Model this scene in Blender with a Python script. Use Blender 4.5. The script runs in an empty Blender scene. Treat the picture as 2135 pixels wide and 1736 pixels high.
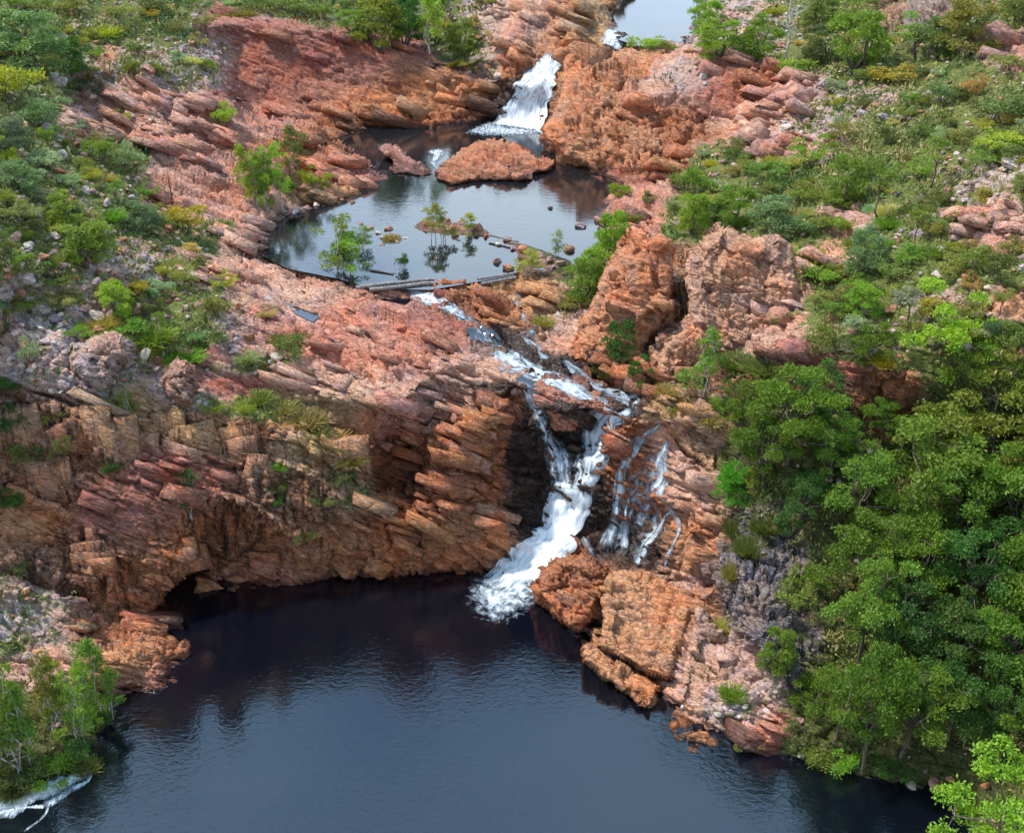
import bpy, math, random
import numpy as np
from mathutils import Vector, geometry

random.seed(7)
RNG = np.random.default_rng(11)
SC = bpy.context.scene
COL = SC.collection

# ------------------------------------------------------------------ camera
# survey coordinates: the site is described in a 2135 x 1736 plan of sight lines from the drone
CX, CY, F, H = 1067.5, 868.0, 2521.0, 40.0
PITCH = math.radians(30.0)
SP, CP = math.sin(PITCH), math.cos(PITCH)
cam = bpy.data.cameras.new('camera')
cam_o = bpy.data.objects.new('camera', cam); COL.objects.link(cam_o)
cam_o.location = (0, 0, H)
cam_o.rotation_euler = (math.pi/2 - PITCH, 0, 0)
cam.sensor_fit = 'HORIZONTAL'; cam.sensor_width = 36.0
cam.lens = 36.0 * F / 2135.0
cam.clip_start = 0.5; cam.clip_end = 6000
SC.camera = cam_o

def ray(px, py):
    a = (px - CX)/F; b = (CY - py)/F
    return a, CP + b*SP, -SP + b*CP
def unproj(px, py, z):
    dx, dy, dz = ray(px, py)
    t = (H - z)/(-dz)
    return dx*t, dy*t, z
def zy(px, py, y):            # height of a face standing at distance y
    dx, dy, dz = ray(px, py)
    return H + dz*(y/dy)
def proj(p):
    x, y, z = p[0], p[1], p[2]-H
    f = y*CP - z*SP; u = y*SP + z*CP
    return CX + F*x/f, CY - F*u/f

# ------------------------------------------------------------------ noise (vectorised)
def _hash(ix, iy, iz, seed=0):
    h = (ix*374761393 + iy*668265263 + iz*2147483647 + seed*974634457) & 0xFFFFFFFF
    h = ((h ^ (h >> 13)) * 1274126177) & 0xFFFFFFFF
    h = ((h ^ (h >> 15)) * 2246822519) & 0xFFFFFFFF
    return ((h ^ (h >> 16)) & 0xFFFFFF).astype(np.float32) / np.float32(0xFFFFFF)
def vnoise(P, seed=0):        # value noise in -1..1
    I = np.floor(P).astype(np.int64); f = (P - I).astype(np.float32)
    f = f*f*f*(f*(f*6-15)+10)
    r = 0
    for dx in (0, 1):
        wx = f[:, 0] if dx else 1-f[:, 0]
        for dy in (0, 1):
            wy = f[:, 1] if dy else 1-f[:, 1]
            for dz in (0, 1):
                wz = f[:, 2] if dz else 1-f[:, 2]
                r = r + wx*wy*wz*_hash(I[:, 0]+dx, I[:, 1]+dy, I[:, 2]+dz, seed)
    return r*2-1
def fbm(P, oct=4, seed=0, gain=.5):
    r = 0; a = 1.; s = 0
    for o in range(oct):
        r = r + a*vnoise(P*(2.03**o) + 17.3*o, seed+o); s += a; a *= gain
    return r/s
def worley(P, seed=0, jit=.9):  # F1, F2, cell hash
    I = np.floor(P).astype(np.int64); f = (P - I).astype(np.float32)
    n = len(P)
    F1 = np.full(n, 9., np.float32); F2 = np.full(n, 9., np.float32); idh = np.zeros(n, np.float32)
    for dx in (-1, 0, 1):
        for dy in (-1, 0, 1):
            for dz in (-1, 0, 1):
                jx, jy, jz = I[:, 0]+dx, I[:, 1]+dy, I[:, 2]+dz
                px = dx + .5 + jit*(_hash(jx, jy, jz, seed+1)-.5) - f[:, 0]
                py = dy + .5 + jit*(_hash(jx, jy, jz, seed+2)-.5) - f[:, 1]
                pz = dz + .5 + jit*(_hash(jx, jy, jz, seed+3)-.5) - f[:, 2]
                d = np.sqrt(px*px + py*py + pz*pz)
                c = d < F1
                F2 = np.where(c, F1, np.minimum(F2, d))
                idh = np.where(c, _hash(jx, jy, jz, seed+4), idh)
                F1 = np.where(c, d, F1)
    return F1, F2, idh
def facets(P, seed, tilt=1.):   # flat-faced blocks: each cell its own level and its own slope; also the joint distance
    I = np.floor(P).astype(np.int64); f = (P - I).astype(np.float32); n = len(P)
    F1 = np.full(n, 9., np.float32); F2 = np.full(n, 9., np.float32); val = np.zeros(n, np.float32)
    for dx in (-1, 0, 1):
        for dy in (-1, 0, 1):
            for dz in (-1, 0, 1):
                jx, jy, jz = I[:, 0]+dx, I[:, 1]+dy, I[:, 2]+dz
                px = dx + .5 + .85*(_hash(jx, jy, jz, seed+1)-.5) - f[:, 0]
                py = dy + .5 + .85*(_hash(jx, jy, jz, seed+2)-.5) - f[:, 1]
                pz = dz + .5 + .85*(_hash(jx, jy, jz, seed+3)-.5) - f[:, 2]
                d = np.maximum(np.abs(px), np.maximum(np.abs(py), np.abs(pz)))*.6+.4*np.sqrt(px*px + py*py + pz*pz)
                c = d < F1
                F2 = np.where(c, F1, np.minimum(F2, d)); F1 = np.where(c, d, F1)
                if c.any():
                    q = np.nonzero(c)[0]; a_, b_, c_ = jx[q], jy[q], jz[q]
                    val[q] = (_hash(a_, b_, c_, seed+4)-.5) + tilt*((_hash(a_, b_, c_, seed+5)-.5)*px[q]+(_hash(a_, b_, c_, seed+6)-.5)*py[q]+(_hash(a_, b_, c_, seed+7)-.5)*pz[q])
    return val, F2-F1
def sstep(a, b, x):
    t = np.clip((x-a)/(b-a), 0, 1); return t*t*(3-2*t)

# ------------------------------------------------------------------ survey of the land: lines of (px, py, height)
Y = lambda px, py, y: (px, py, zy(px, py, y))
LINES = []
def L(*pts): LINES.append([tuple(p) for p in pts])
def const(z, *pts): LINES.append([(p[0], p[1], z) for p in pts])
# edges of the survey
const(-2.5, (-560, 2240), (400, 2240), (1300, 2240), (2300, 2240)); L((2720, 2240, 4), (2720, 1800, 6), (2720, 1300, 10))
L((-560, 2000, 2), (-560, 1700, 3), (-560, 1400, 5), (-560, 1100, 11), (-560, 700, 17), (-560, 300, 22), (-560, 0, 24), (-560, -260, 25))
L((-560, -260, 25), (0, -260, 23), (400, -260, 21), (800, -260, 19.5), (1200, -260, 20), (1600, -260, 20), (2000, -260, 23), (2720, -260, 27))
L((2720, -260, 27), (2720, 100, 26), (2720, 500, 23), (2720, 900, 17), (2720, 1300, 10))
# lower pool
SHORE = [(-560, 1690), (-200, 1670), (0, 1656), (70, 1645), (142, 1622), (182, 1602), (202, 1548), (233, 1508), (256, 1447), (337, 1438), (378, 1420),
         (364, 1390), (416, 1379), (401, 1342), (371, 1296), (338, 1283), (348, 1262), (362, 1242), (392, 1236), (428, 1239), (506, 1234),
         (573, 1222), (641, 1214), (708, 1202), (780, 1206), (860, 1196), (940, 1190), (1000, 1196), (1030, 1188), (1080, 1215), (1119, 1240),
         (1143, 1268), (1167, 1296), (1191, 1326), (1211, 1341), (1216, 1372), (1271, 1421), (1311, 1451), (1318, 1471), (1351, 1479),
         (1381, 1445), (1418, 1474), (1391, 1506), (1393, 1530), (1437, 1568), (1515, 1581), (1555, 1570), (1640, 1568), (1670, 1578), (1739, 1600),
         (1849, 1630), (1993, 1650), (2025, 1690), (2030, 1760), (2100, 1850), (2240, 2000), (2300, 2240)]
const(0., *SHORE)
const(-1.6, (-200, 1760), (200, 1700), (300, 1560), (420, 1470), (470, 1330), (520, 1290), (700, 1270), (900, 1260), (1050, 1330), (1150, 1400),
      (1250, 1500), (1340, 1560), (1480, 1640), (1700, 1680), (1900, 1740), (1960, 1900))
const(-2.5, (600, 1500), (900, 1650), (1300, 1750), (800, 1950), (300, 1900))
# left bank with the saplings, ledge and cliff
L((-200, 1560, 1.2), (0, 1560, .8), (100, 1540, .7), (180, 1500, .6), (230, 1440, .8))
L((-200, 1400, 3), (0, 1405, 2.0), (90, 1385, 2.1), (170, 1370, 2.2), (240, 1370, 1.9), (320, 1370, 1.1))
L((-560, 1220, 9), (-200, 1160, 6), Y(0, 1180, 46.8), Y(125, 1217, 47.4), Y(219, 1255, 48.0), (290, 1275, .9), (327, 1279, .15))
L(Y(0, 1300, 44.4), Y(120, 1310, 45), Y(230, 1320, 46.2), (320, 1320, .9))
L(Y(-200, 1000, 49), Y(0, 1010, 50.2), Y(120, 1040, 50), Y(230, 1060, 49.8), Y(330, 1060, 49.9), Y(400, 1050, 50.4))
L(Y(100, 1140, 48.4), Y(220, 1165, 48.5), Y(310, 1180, 48.9))
# nose of the cliff and cave
L((327, 1279, .15), Y(334, 1252, 48.9), Y(350, 1224, 49.1), Y(380, 1192, 49.5), Y(402, 1150, 49.9), Y(418, 1105, 50.2), Y(440, 1062, 50.4), Y(470, 1046, 50.5), Y(520, 1068, 50.5), Y(570, 1100, 50.5), Y(625, 1136, 50.8), Y(700, 1165, 51.6))
L((342, 1278, .0), Y(350, 1254, 50.6), Y(366, 1232, 51.6), Y(394, 1202, 52.6), Y(416, 1156, 53.2), Y(432, 1112, 53.4), Y(452, 1076, 53.4), Y(474, 1062, 53.4), Y(514, 1084, 53.2), Y(558, 1116, 52.8), Y(610, 1152, 52.0))
L(Y(440, 1200, 52.0), Y(500, 1200, 51.7), Y(580, 1196, 51.6)); L(Y(450, 1140, 53.2), Y(500, 1140, 52.8))
# crack across the cliff, tier above
L(Y(-200, 790, 51.5), Y(0, 795, 52), Y(84, 823, 52.0), Y(161, 849, 52.0), Y(251, 886, 51.9), Y(321, 916, 51.8), Y(388, 940, 51.7), Y(469, 973, 51.6), Y(560, 990, 51.7), Y(640, 1000, 51.9), Y(720, 1010, 52))
L(Y(-200, 700, 55), Y(0, 690, 54.5), Y(90, 705, 54), Y(150, 735, 53.6), Y(190, 800, 52.8), Y(270, 790, 53.6), Y(351, 836, 53.2), Y(402, 846, 53.0), Y(522, 876, 52.8), Y(569, 896, 52.7), Y(640, 915, 52.6), Y(713, 935, 52.7), Y(770, 962, 52.8))
L(Y(60, 650, 56.5), Y(200, 690, 56), Y(300, 725, 56), Y(402, 762, 55.8), Y(535, 808, 55.4), Y(620, 845, 55), Y(713, 886, 54.6), Y(790, 925, 54.1))
L(Y(200, 672, 56.6), Y(300, 705, 56.4), Y(402, 742, 56.2), Y(535, 790, 55.9), Y(640, 832, 55.4), Y(720, 866, 55.1), Y(800, 905, 54.7), Y(850, 900, 54.7))
# rim of the gorge left of the falls and its face
L(Y(850, 900, 54.7), Y(870, 866, 55.4), Y(950, 812, 56.4), Y(1040, 796, 56.4), Y(1096, 822, 55.4))
L(Y(786, 946, 53.4), Y(800, 960, 56.2), Y(835, 956, 57.4), Y(880, 962, 57.2), Y(912, 915, 56.2), Y(965, 830, 56.1), Y(1040, 815, 56.2), Y(1085, 838, 56.2))
L(Y(796, 990, 56.6), Y(840, 1000, 57.0), Y(880, 1000, 56.6)); L(Y(770, 1000, 52.4), Y(800, 1022, 53.0), Y(850, 1034, 53.6), Y(890, 1035, 53.3), Y(926, 960, 53.4), Y(980, 880, 54.2), Y(1040, 860, 54.6), Y(1075, 880, 55.6))
L(Y(780, 1090, 51.6), Y(860, 1090, 52.4), Y(920, 1070, 52.0), Y(1000, 1040, 52.8), Y(1060, 1010, 53.8), Y(1100, 960, 55.6))
L(Y(740, 1160, 51.6), Y(850, 1150, 51.9), Y(960, 1130, 52.1), Y(1050, 1100, 52.6), Y(1105, 1060, 54.2))
L(Y(1060, 1160, 52.4), Y(1100, 1130, 52.8))
# middle pool z=11
MID = [(830, 386), (800, 396), (745, 410), (720, 422), (650, 440), (600, 446), (582, 458), (548, 492), (556, 518), (600, 545), (680, 560), (740, 586),
       (800, 590), (860, 588), (900, 582), (960, 582), (1020, 582), (1075, 570), (1062, 548), (1085, 540), (1110, 555), (1165, 560), (1200, 560), (1236, 522),
       (1248, 482), (1240, 452), (1247, 432), (1276, 402), (1284, 382), (1216, 358), (1166, 338), (1140, 312), (1128, 290), (1124, 268),
       (1030, 262), (1032, 246), (1000, 252), (900, 264), (800, 268), (740, 272), (690, 282), (722, 300), (765, 335), (830, 386)]
const(11., *MID)
const(10.2, (640, 480), (700, 490), (780, 470), (800, 540), (880, 540), (960, 545), (1020, 530))
const(10.2, (830, 410), (900, 410), (1000, 410), (1120, 410), (1180, 400), (1220, 410))
const(10.3, (1120, 470), (1180, 480), (1210, 450))
const(10.4, (770, 300), (860, 295), (960, 285), (1060, 285), (1110, 300))
# small rocky spit through the pool
L((884, 470, 11.2), (930, 472, 11.35), (985, 476, 11.3), (1030, 490, 11.15), (1080, 512, 11.25), (1130, 530, 11.3), (1190, 550, 11.4))
const(10.7, (890, 500), (960, 505), (1020, 515), (1060, 528)); const(10.6, (910, 440), (1000, 455), (1060, 485), (1140, 510), (1190, 535))
L((640, 418, 11.2), (690, 405, 11.3), (740, 398, 11.3))
# left strata bank
L((640, 282, 12.2), (700, 318, 12.0), (770, 352, 11.7), (826, 382, 11.15))
L((140, 212, 16.2), (250, 245, 15.4), (380, 300, 14.3), (500, 350, 13.2), (600, 385, 12.2), (700, 392, 11.5))
L((160, 180, 16.8), (280, 205, 16.2), (420, 245, 15.2), (560, 275, 13.6), (640, 270, 12.8))
L((300, 330, 14.3), (380, 380, 13.2), (470, 420, 12.2), (560, 455, 11.4))
L((330, 400, 13.6), (400, 450, 12.6), (470, 480, 12.0), (545, 500, 11.25))
L((420, 500, 12.2), (500, 530, 11.8), (600, 580, 11.6), (700, 600, 11.3), (780, 615, 11.1), (850, 640, 10.8))
L((330, 560, 13.2), (450, 590, 12.4), (560, 640, 11.5), (680, 690, 10.9), (800, 740, 10.5), (900, 780, 10.2))
L((400, 680, 12.2), (520, 720, 11.2), (640, 770, 10.4), (740, 820, 9.9), (830, 860, 9.6))
L((960, 690, 10.6), (1010, 730, 10.4), (1060, 770, 10.1), (1085, 800, 9.8))
# left hill
L((-200, 560, 18.5), (0, 560, 16.3), (150, 560, 15), (260, 560, 14)); L((-200, 420, 20), (0, 400, 18), (150, 400, 16.4), (260, 380, 15))
L((-200, 260, 21), (0, 270, 19), (100, 240, 17.6)); L((-200, 120, 22), (0, 150, 19.5), (150, 150, 18), (300, 140, 18), (420, 170, 16.6), (480, 235, 15))
L((-100, 20, 22), (100, 40, 20), (250, 50, 19.2), (380, 60, 18.6), (430, 44, 18.6))
L((0, -60, 22), (300, -60, 20.5), (600, -50, 18.6), (800, -40, 17.5), (1000, -40, 18.5))
# red hump left of the upper fall
L((430, 44, 18.6), (500, 36, 18.5), (600, 46, 18.1), (700, 60, 17.5), Y(800, 86, 104.2), Y(870, 112, 103.6), Y(930, 142, 102.9), Y(1000, 172, 101.9), Y(1042, 188, 101.0))
L(Y(480, 120, 102.4), Y(600, 150, 101.2), Y(750, 160, 101.4), Y(880, 190, 101.2), Y(1000, 215, 100.9))
L(Y(520, 220, 98.6), Y(640, 235, 98.0), Y(760, 235, 98.1), Y(900, 240, 98.8), Y(1010, 238, 99.9))
L((450, 26, 17.9), (600, 32, 17.3), (720, 50, 16.6), (820, 78, 16.0), (890, 108, 15.4), (945, 132, 14.7), Y(1010, 150, 103.4))
L((640, 0, 17.4), (760, 20, 16.6), (860, 40, 16.2), (950, 60, 16), (1000, 90, 15.8))
# rocks between the two upper pools
L((1010, 60, 17.0), (1080, 30, 18.2), (1160, 20, 18.6), (1240, 30, 18.0), (1270, 60, 17.4)); L((1000, 120, 15.6), (1060, 120, 16.0), (1130, 105, 16.0), (1200, 96, 16.4))
L((1020, -20, 19), (1150, -30, 19.2), (1280, -20, 18.4))
L((1040, 160, 14.7), (1080, 150, 15.0), (1105, 136, 15.35)); L((1046, 196, 13.2), (1036, 225, 12.1), (1030, 246, 11.1))
L((1120, 128, 15.5), (1150, 124, 15.5), (1172, 124, 15.5)); L((1062, 192, 13.7), (1110, 190, 13.8), (1158, 188, 13.9)); L((1042, 226, 12.3), (1090, 228, 12.3), (1134, 228, 12.4))
const(17., (1290, 66), (1282, 30), (1300, -10), (1380, -30), (1450, -20), (1462, 20), (1440, 60), (1400, 84), (1330, 80), (1290, 66)); const(16.4, (1330, 40), (1400, 20), (1390, 55))
L((1250, 72, 16.8), (1290, 80, 16.8), (1320, 96, 16.3)); L((1230, 100, 16.2), (1300, 104, 16.2))
# right bluff
L((1180, 120, 16.6), (1220, 104, 17.1), (1300, 104, 17.1), (1400, 100, 17.6), (1500, 118, 17.6), (1570, 140, 17.4), (1620, 165, 16.6))
L((1176, 200, 14.3), (1260, 190, 15.4), (1360, 185, 16.0), (1470, 190, 16.2), (1570, 210, 15.8))
L((1142, 270, 11.9), (1200, 280, 12.9), (1280, 270, 13.8), (1380, 280, 13.6), (1470, 290, 13.6))
L((1200, 335, 11.4), (1280, 345, 11.9), (1350, 340, 12.2), (1420, 330, 12.7)); L((1284, 375, 11.3), (1350, 368, 11.6), (1410, 350, 12.4))
# right hill
L((1400, 70, 16.8), (1500, 90, 17.2), (1600, 110, 17.2), (1700, 120, 17.6), (1850, 120, 18.6), (2000, 110, 20), (2135, 90, 21.2), (2300, 90, 23))
L((1480, 0, 18), (1640, -10, 18.6), (1830, 20, 19.5), (1840, 60, 19.0), (1960, 0, 20.5), (2135, -20, 22))
L((1640, 190, 16.3), (1760, 190, 17), (1900, 200, 18), (2060, 210, 19.4), (2200, 220, 20.8))
L((1500, 320, 13.8), (1650, 310, 15), (1800, 320, 16.2), (1960, 330, 17.6), (2135, 340, 19.2), (2300, 340, 21))
L((1290, 420, 11.8), (1380, 400, 12.6), (1500, 420, 13.2), (1650, 430, 14.2), (1800, 440, 15.3), (1960, 450, 16.6), (2135, 460, 18), (2300, 460, 19.6))
L((1280, 500, 11.6), (1350, 490, 12.4), (1450, 500, 12.9), (1600, 530, 13.4), (1720, 560, 13.8), (1860, 570, 14.8), (2000, 580, 15.9), (2135, 590, 16.8), (2300, 590, 18))
L((1200, 600, 11.1), (1230, 660, 10.6), (1240, 720, 10.2), (1300, 790, 9.7), (1370, 840, 9.5), (1440, 860, 9.4), (1500, 880, 9.2))
L((1150, 570, 11.1), (1150, 640, 10.6), (1190, 710, 10.2), (1270, 775, 9.7), (1330, 815, 9.45))
L((1700, 700, 12.6), (1820, 700, 13.4), (1960, 700, 14.2), (2135, 700, 15), (2300, 700, 16)); L((1690, 780, 10.9), (1780, 790, 11.4), (1880, 780, 12.2), (2000, 800, 12.3), (2135, 800, 12.8), (2300, 800, 14))
L((1560, 820, 10.2), (1640, 860, 9.6), (1760, 880, 9.2), (1880, 860, 9.4), (2000, 900, 9.4), (2135, 900, 10), (2300, 900, 11.4))
L((1520, 900, 9.0), (1600, 960, 8.2), (1720, 1000, 7.6), (1880, 1000, 7.4), (2000, 1020, 7.2), (2135, 1030, 7.6), (2300, 1030, 9))
L((1530, 1040, 6.6), (1600, 1120, 5.9), (1700, 1160, 5.2), (1850, 1180, 4.8), (2000, 1200, 4.6), (2135, 1210, 5), (2300, 1210, 6))
L((1530, 1200, 5.2), (1600, 1290, 4.4), (1700, 1350, 3.4), (1850, 1380, 2.6), (2000, 1400, 2.5), (2135, 1410, 3), (2300, 1420, 4))
L((1560, 1330, 4.0), (1620, 1420, 2.7), (1700, 1480, 1.5), (1850, 1540, 1.0), (2000, 1570, 1.0), (2135, 1560, 1.6), (2300, 1600, 3))
L((2080, 1680, .8), (2180, 1760, 1.2), (2300, 1850, 2)); L((1640, 1540, .5), (1740, 1570, .5), (1850, 1600, .45))
# spillway bed between the pool and the falls
L((860, 600, 10.85), (910, 622, 10.7), (960, 655, 10.5), (1000, 690, 10.3), (1035, 715, 10.1), (1075, 745, 9.85), (1112, 762, 9.7), (1112, 800, 9.55))
L((890, 600, 11.25), (940, 612, 11.3), (1000, 640, 11.0), (1060, 680, 10.5), (1075, 690, 10.4)); L((1090, 590, 10.85), (1110, 640, 10.6), (1110, 690, 10.3))
L((1112, 700, 10.15), (1160, 735, 9.95), (1230, 775, 9.6), (1290, 810, 9.35), (1318, 835, 9.2)); L((1130, 760, 9.75), (1200, 790, 9.55), (1260, 820, 9.3), (1308, 845, 9.1))
# rock between the branches of the falls
L((1120, 800, 9.8), (1160, 790, 10.1), (1230, 815, 9.9), (1280, 845, 9.45)); L((1130, 850, 9.0), (1180, 870, 9.0), (1250, 865, 9.0))
L(Y(1140, 868, 55.2), Y(1180, 890, 56.0), Y(1240, 885, 56.0))
L((1100, 830, 8.9), Y(1118, 880, 55.0), Y(1146, 930, 54.8), Y(1166, 1000, 54.3), Y(1170, 1050, 53.7))
L(Y(1180, 930, 55.4), Y(1190, 990, 54.8))
L((1296, 866, 8.9), Y(1250, 900, 54.2), Y(1220, 950, 54.0), Y(1200, 1010, 53.8), Y(1190, 1050, 53.5), Y(1165, 1110, 53.0), Y(1120, 1160, 52.4), Y(1060, 1205, 51.4))
L(Y(1250, 930, 53.4), Y(1240, 1000, 53.0), Y(1232, 1060, 52.8), Y(1225, 1100, 52.6))
# right side cascade and blocks
L((1340, 860, 9.35), (1400, 885, 9.0), Y(1455, 925, 53.4), Y(1490, 960, 52.4), Y(1494, 1040, 50.8), Y(1480, 1120, 49.6), Y(1452, 1215, 48.6))
L((1320, 880, 9.0), Y(1345, 905, 53.9), Y(1310, 970, 53.0), Y(1292, 1040, 52.5), Y(1285, 1110, 51.9), Y(1270, 1150, 51.4))
L(Y(1300, 930, 53.2), Y(1270, 990, 52.6), Y(1258, 1050, 52.4))
L(Y(1392, 925, 53.4), Y(1385, 1000, 52.4), Y(1400, 1070, 51.4), Y(1340, 1140, 51.0), Y(1310, 1170, 50.6))
L(Y(1340, 1000, 53.0), Y(1345, 1060, 52.6), Y(1340, 1100, 52.2))
L(Y(1440, 1010, 51.4), Y(1435, 1100, 50.2), Y(1410, 1190, 49.2))
L(Y(1145, 1175, 50.9), Y(1190, 1155, 51.0), Y(1240, 1172, 50.6), Y(1262, 1200, 49.8)); L(Y(1150, 1225, 49.9), Y(1200, 1220, 49.6), Y(1245, 1235, 49.0)); L(Y(1190, 1290, 47.8), Y(1235, 1290, 47.6))
L(Y(1280, 1190, 49.4), Y(1340, 1180, 49.4), Y(1380, 1200, 48.8)); L(Y(1270, 1260, 47.9), Y(1350, 1260, 47.6), Y(1410, 1265, 47.0)); L(Y(1260, 1330, 46.0), Y(1330, 1340, 45.4), Y(1400, 1350, 44.6))
L(Y(1440, 1290, 46.2), Y(1430, 1380, 43.8), Y(1410, 1440, 42.6)); L(Y(1460, 1240, 47.6), Y(1520, 1300, 45.6), Y(1560, 1360, 43.8), Y(1600, 1430, 42.2))
L(Y(1450, 1440, 42.3), Y(1520, 1470, 41.4), Y(1590, 1500, 40.9)); L(Y(1430, 1530, 40.7), Y(1500, 1550, 40.2), Y(1600, 1545, 40.3))

def make_tin():
    vs, zs, es, idx = [], [], [], {}
    for ln in LINES:
        prev = None
        for (x, y, z) in ln:
            k = (round(x, 1), round(y, 1))
            if k not in idx: idx[k] = len(vs); vs.append(Vector((x, y))); zs.append(z)
            i = idx[k]
            if prev is not None and prev != i: es.append((prev, i))
            prev = i
    ov, oe, of, o_v, _, _ = geometry.delaunay_2d_cdt(vs, es, [], 0, 1e-4, True)
    oz = []
    for v, o in zip(ov, o_v):
        if o: oz.append(zs[o[0]])
        else:
            d = [((v-w).length, z) for w, z in zip(vs, zs)]; d.sort(key=lambda q: q[0])
            w = [1/(q[0]+.1) for q in d[:2]]
            oz.append(sum(a*q[1] for a, q in zip(w, d[:2]))/sum(w))
    return [(v.x, v.y) for v in ov], oz, of

def axis(a0, a1, b0, b1, step, m0, m1):
    return np.concatenate([np.arange(a0, b0, m0), np.arange(b0, b1, step), np.arange(b1, a1+m1, m1)])
STEP = 2.5
GX = axis(-540, 2690, -60, 2200, STEP, 12, 12)
GY = axis(-250, 2220, -30, 1772, STEP, 6, 16)
NX, NY = len(GX), len(GY)

def raster(tin):
    V, Z, T = tin
    A = np.full((NY, NX), np.nan)
    for t in T:
        (x0, y0), (x1, y1), (x2, y2) = V[t[0]], V[t[1]], V[t[2]]
        i0, i1 = np.searchsorted(GX, min(x0, x1, x2)-1e-6), np.searchsorted(GX, max(x0, x1, x2)+1e-6)
        j0, j1 = np.searchsorted(GY, min(y0, y1, y2)-1e-6), np.searchsorted(GY, max(y0, y1, y2)+1e-6)
        if i1 <= i0 or j1 <= j0: continue
        gx = GX[i0:i1][None, :]; gy = GY[j0:j1][:, None]
        det = (y1-y2)*(x0-x2)+(x2-x1)*(y0-y2)
        if abs(det) < 1e-9: continue
        a = ((y1-y2)*(gx-x2)+(x2-x1)*(gy-y2))/det
        b = ((y2-y0)*(gx-x2)+(x0-x2)*(gy-y2))/det
        c = 1-a-b
        m = (a > -1e-6) & (b > -1e-6) & (c > -1e-6)
        zz = a*Z[t[0]]+b*Z[t[1]]+c*Z[t[2]]
        sub = A[j0:j1, i0:i1]; sub[m] = zz[m]
    return A
def blur(A, s):
    r = int(3*s)+1; k = np.exp(-.5*(np.arange(-r, r+1)/s)**2); k /= k.sum()
    B = np.pad(A, ((r, r), (0, 0)), mode='edge'); B = sum(k[i]*B[i:i+A.shape[0]] for i in range(2*r+1))
    B = np.pad(B, ((0, 0), (r, r)), mode='edge'); return sum(k[i]*B[:, i:i+A.shape[1]] for i in range(2*r+1))

Z0 = raster(make_tin())
if np.isnan(Z0).any():
    bad = np.isnan(Z0); Z0[bad] = -2
Z1 = blur(Z0, 3.0)
PXg, PYg = np.meshgrid(GX, GY)
dxg, dyg, dzg = ray(PXg, PYg)
def surf(Z):
    t = (H-Z)/(-dzg); return np.stack([dxg*t, dyg*t, Z], -1)
def normals(P):
    du = np.gradient(P, axis=1); dv = np.gradient(P, axis=0)
    n = np.cross(dv, du)
    n /= np.linalg.norm(n, axis=-1, keepdims=True)+1e-9
    n[n[..., 2] < -.9] *= -1
    return n
P0 = surf(Z1)
N0 = normals(surf(blur(Z1, 3.0)))
# ------------------------------------------------------------------ kinds of ground: colour, bedding, blocks, rubble, columns, plant cover
KIND = {
 'hump':   ((.330, .124, .084), .30, .16, .02, .04, .02),
 'orange': ((.500, .225, .095), .30, .28, .00, .05, .00),
 'strata': ((.510, .265, .188), 1.1, .14, .00, .00, .03),
 'bank':   ((.490, .218, .148), .66, .24, .00, .00, .00),
 'gorge':  ((.380, .138, .056), .45, .46, .00, .00, .00),
 'cliff':  ((.330, .175, .095), .20, .26, .00, .60, .08),
 'rust':   ((.420, .165, .065), .22, .34, .00, .30, .02),
 'mauve':  ((.470, .375, .330), .30, .16, .60, .00, .34),
 'scrub':  ((.370, .290, .215), .30, .12, .36, .00, .75),
 'grass':  ((.280, .220, .110), .16, .10, .22, .00, .95),
 'wet':    ((.092, .060, .046), .25, .42, .00, .05, .00),
 'grey':   ((.200, .170, .165), .06, .20, .00, .65, .10),
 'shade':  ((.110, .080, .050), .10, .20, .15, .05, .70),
 'pale':   ((.550, .325, .230), .55, .24, .00, .00, .05),
 'tan':    ((.450, .275, .125), .22, .24, .00, .25, .12),
}
KIND['ribs'] = ((.480, .215, .095), .12, .20, .00, .95, .00)
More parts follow.
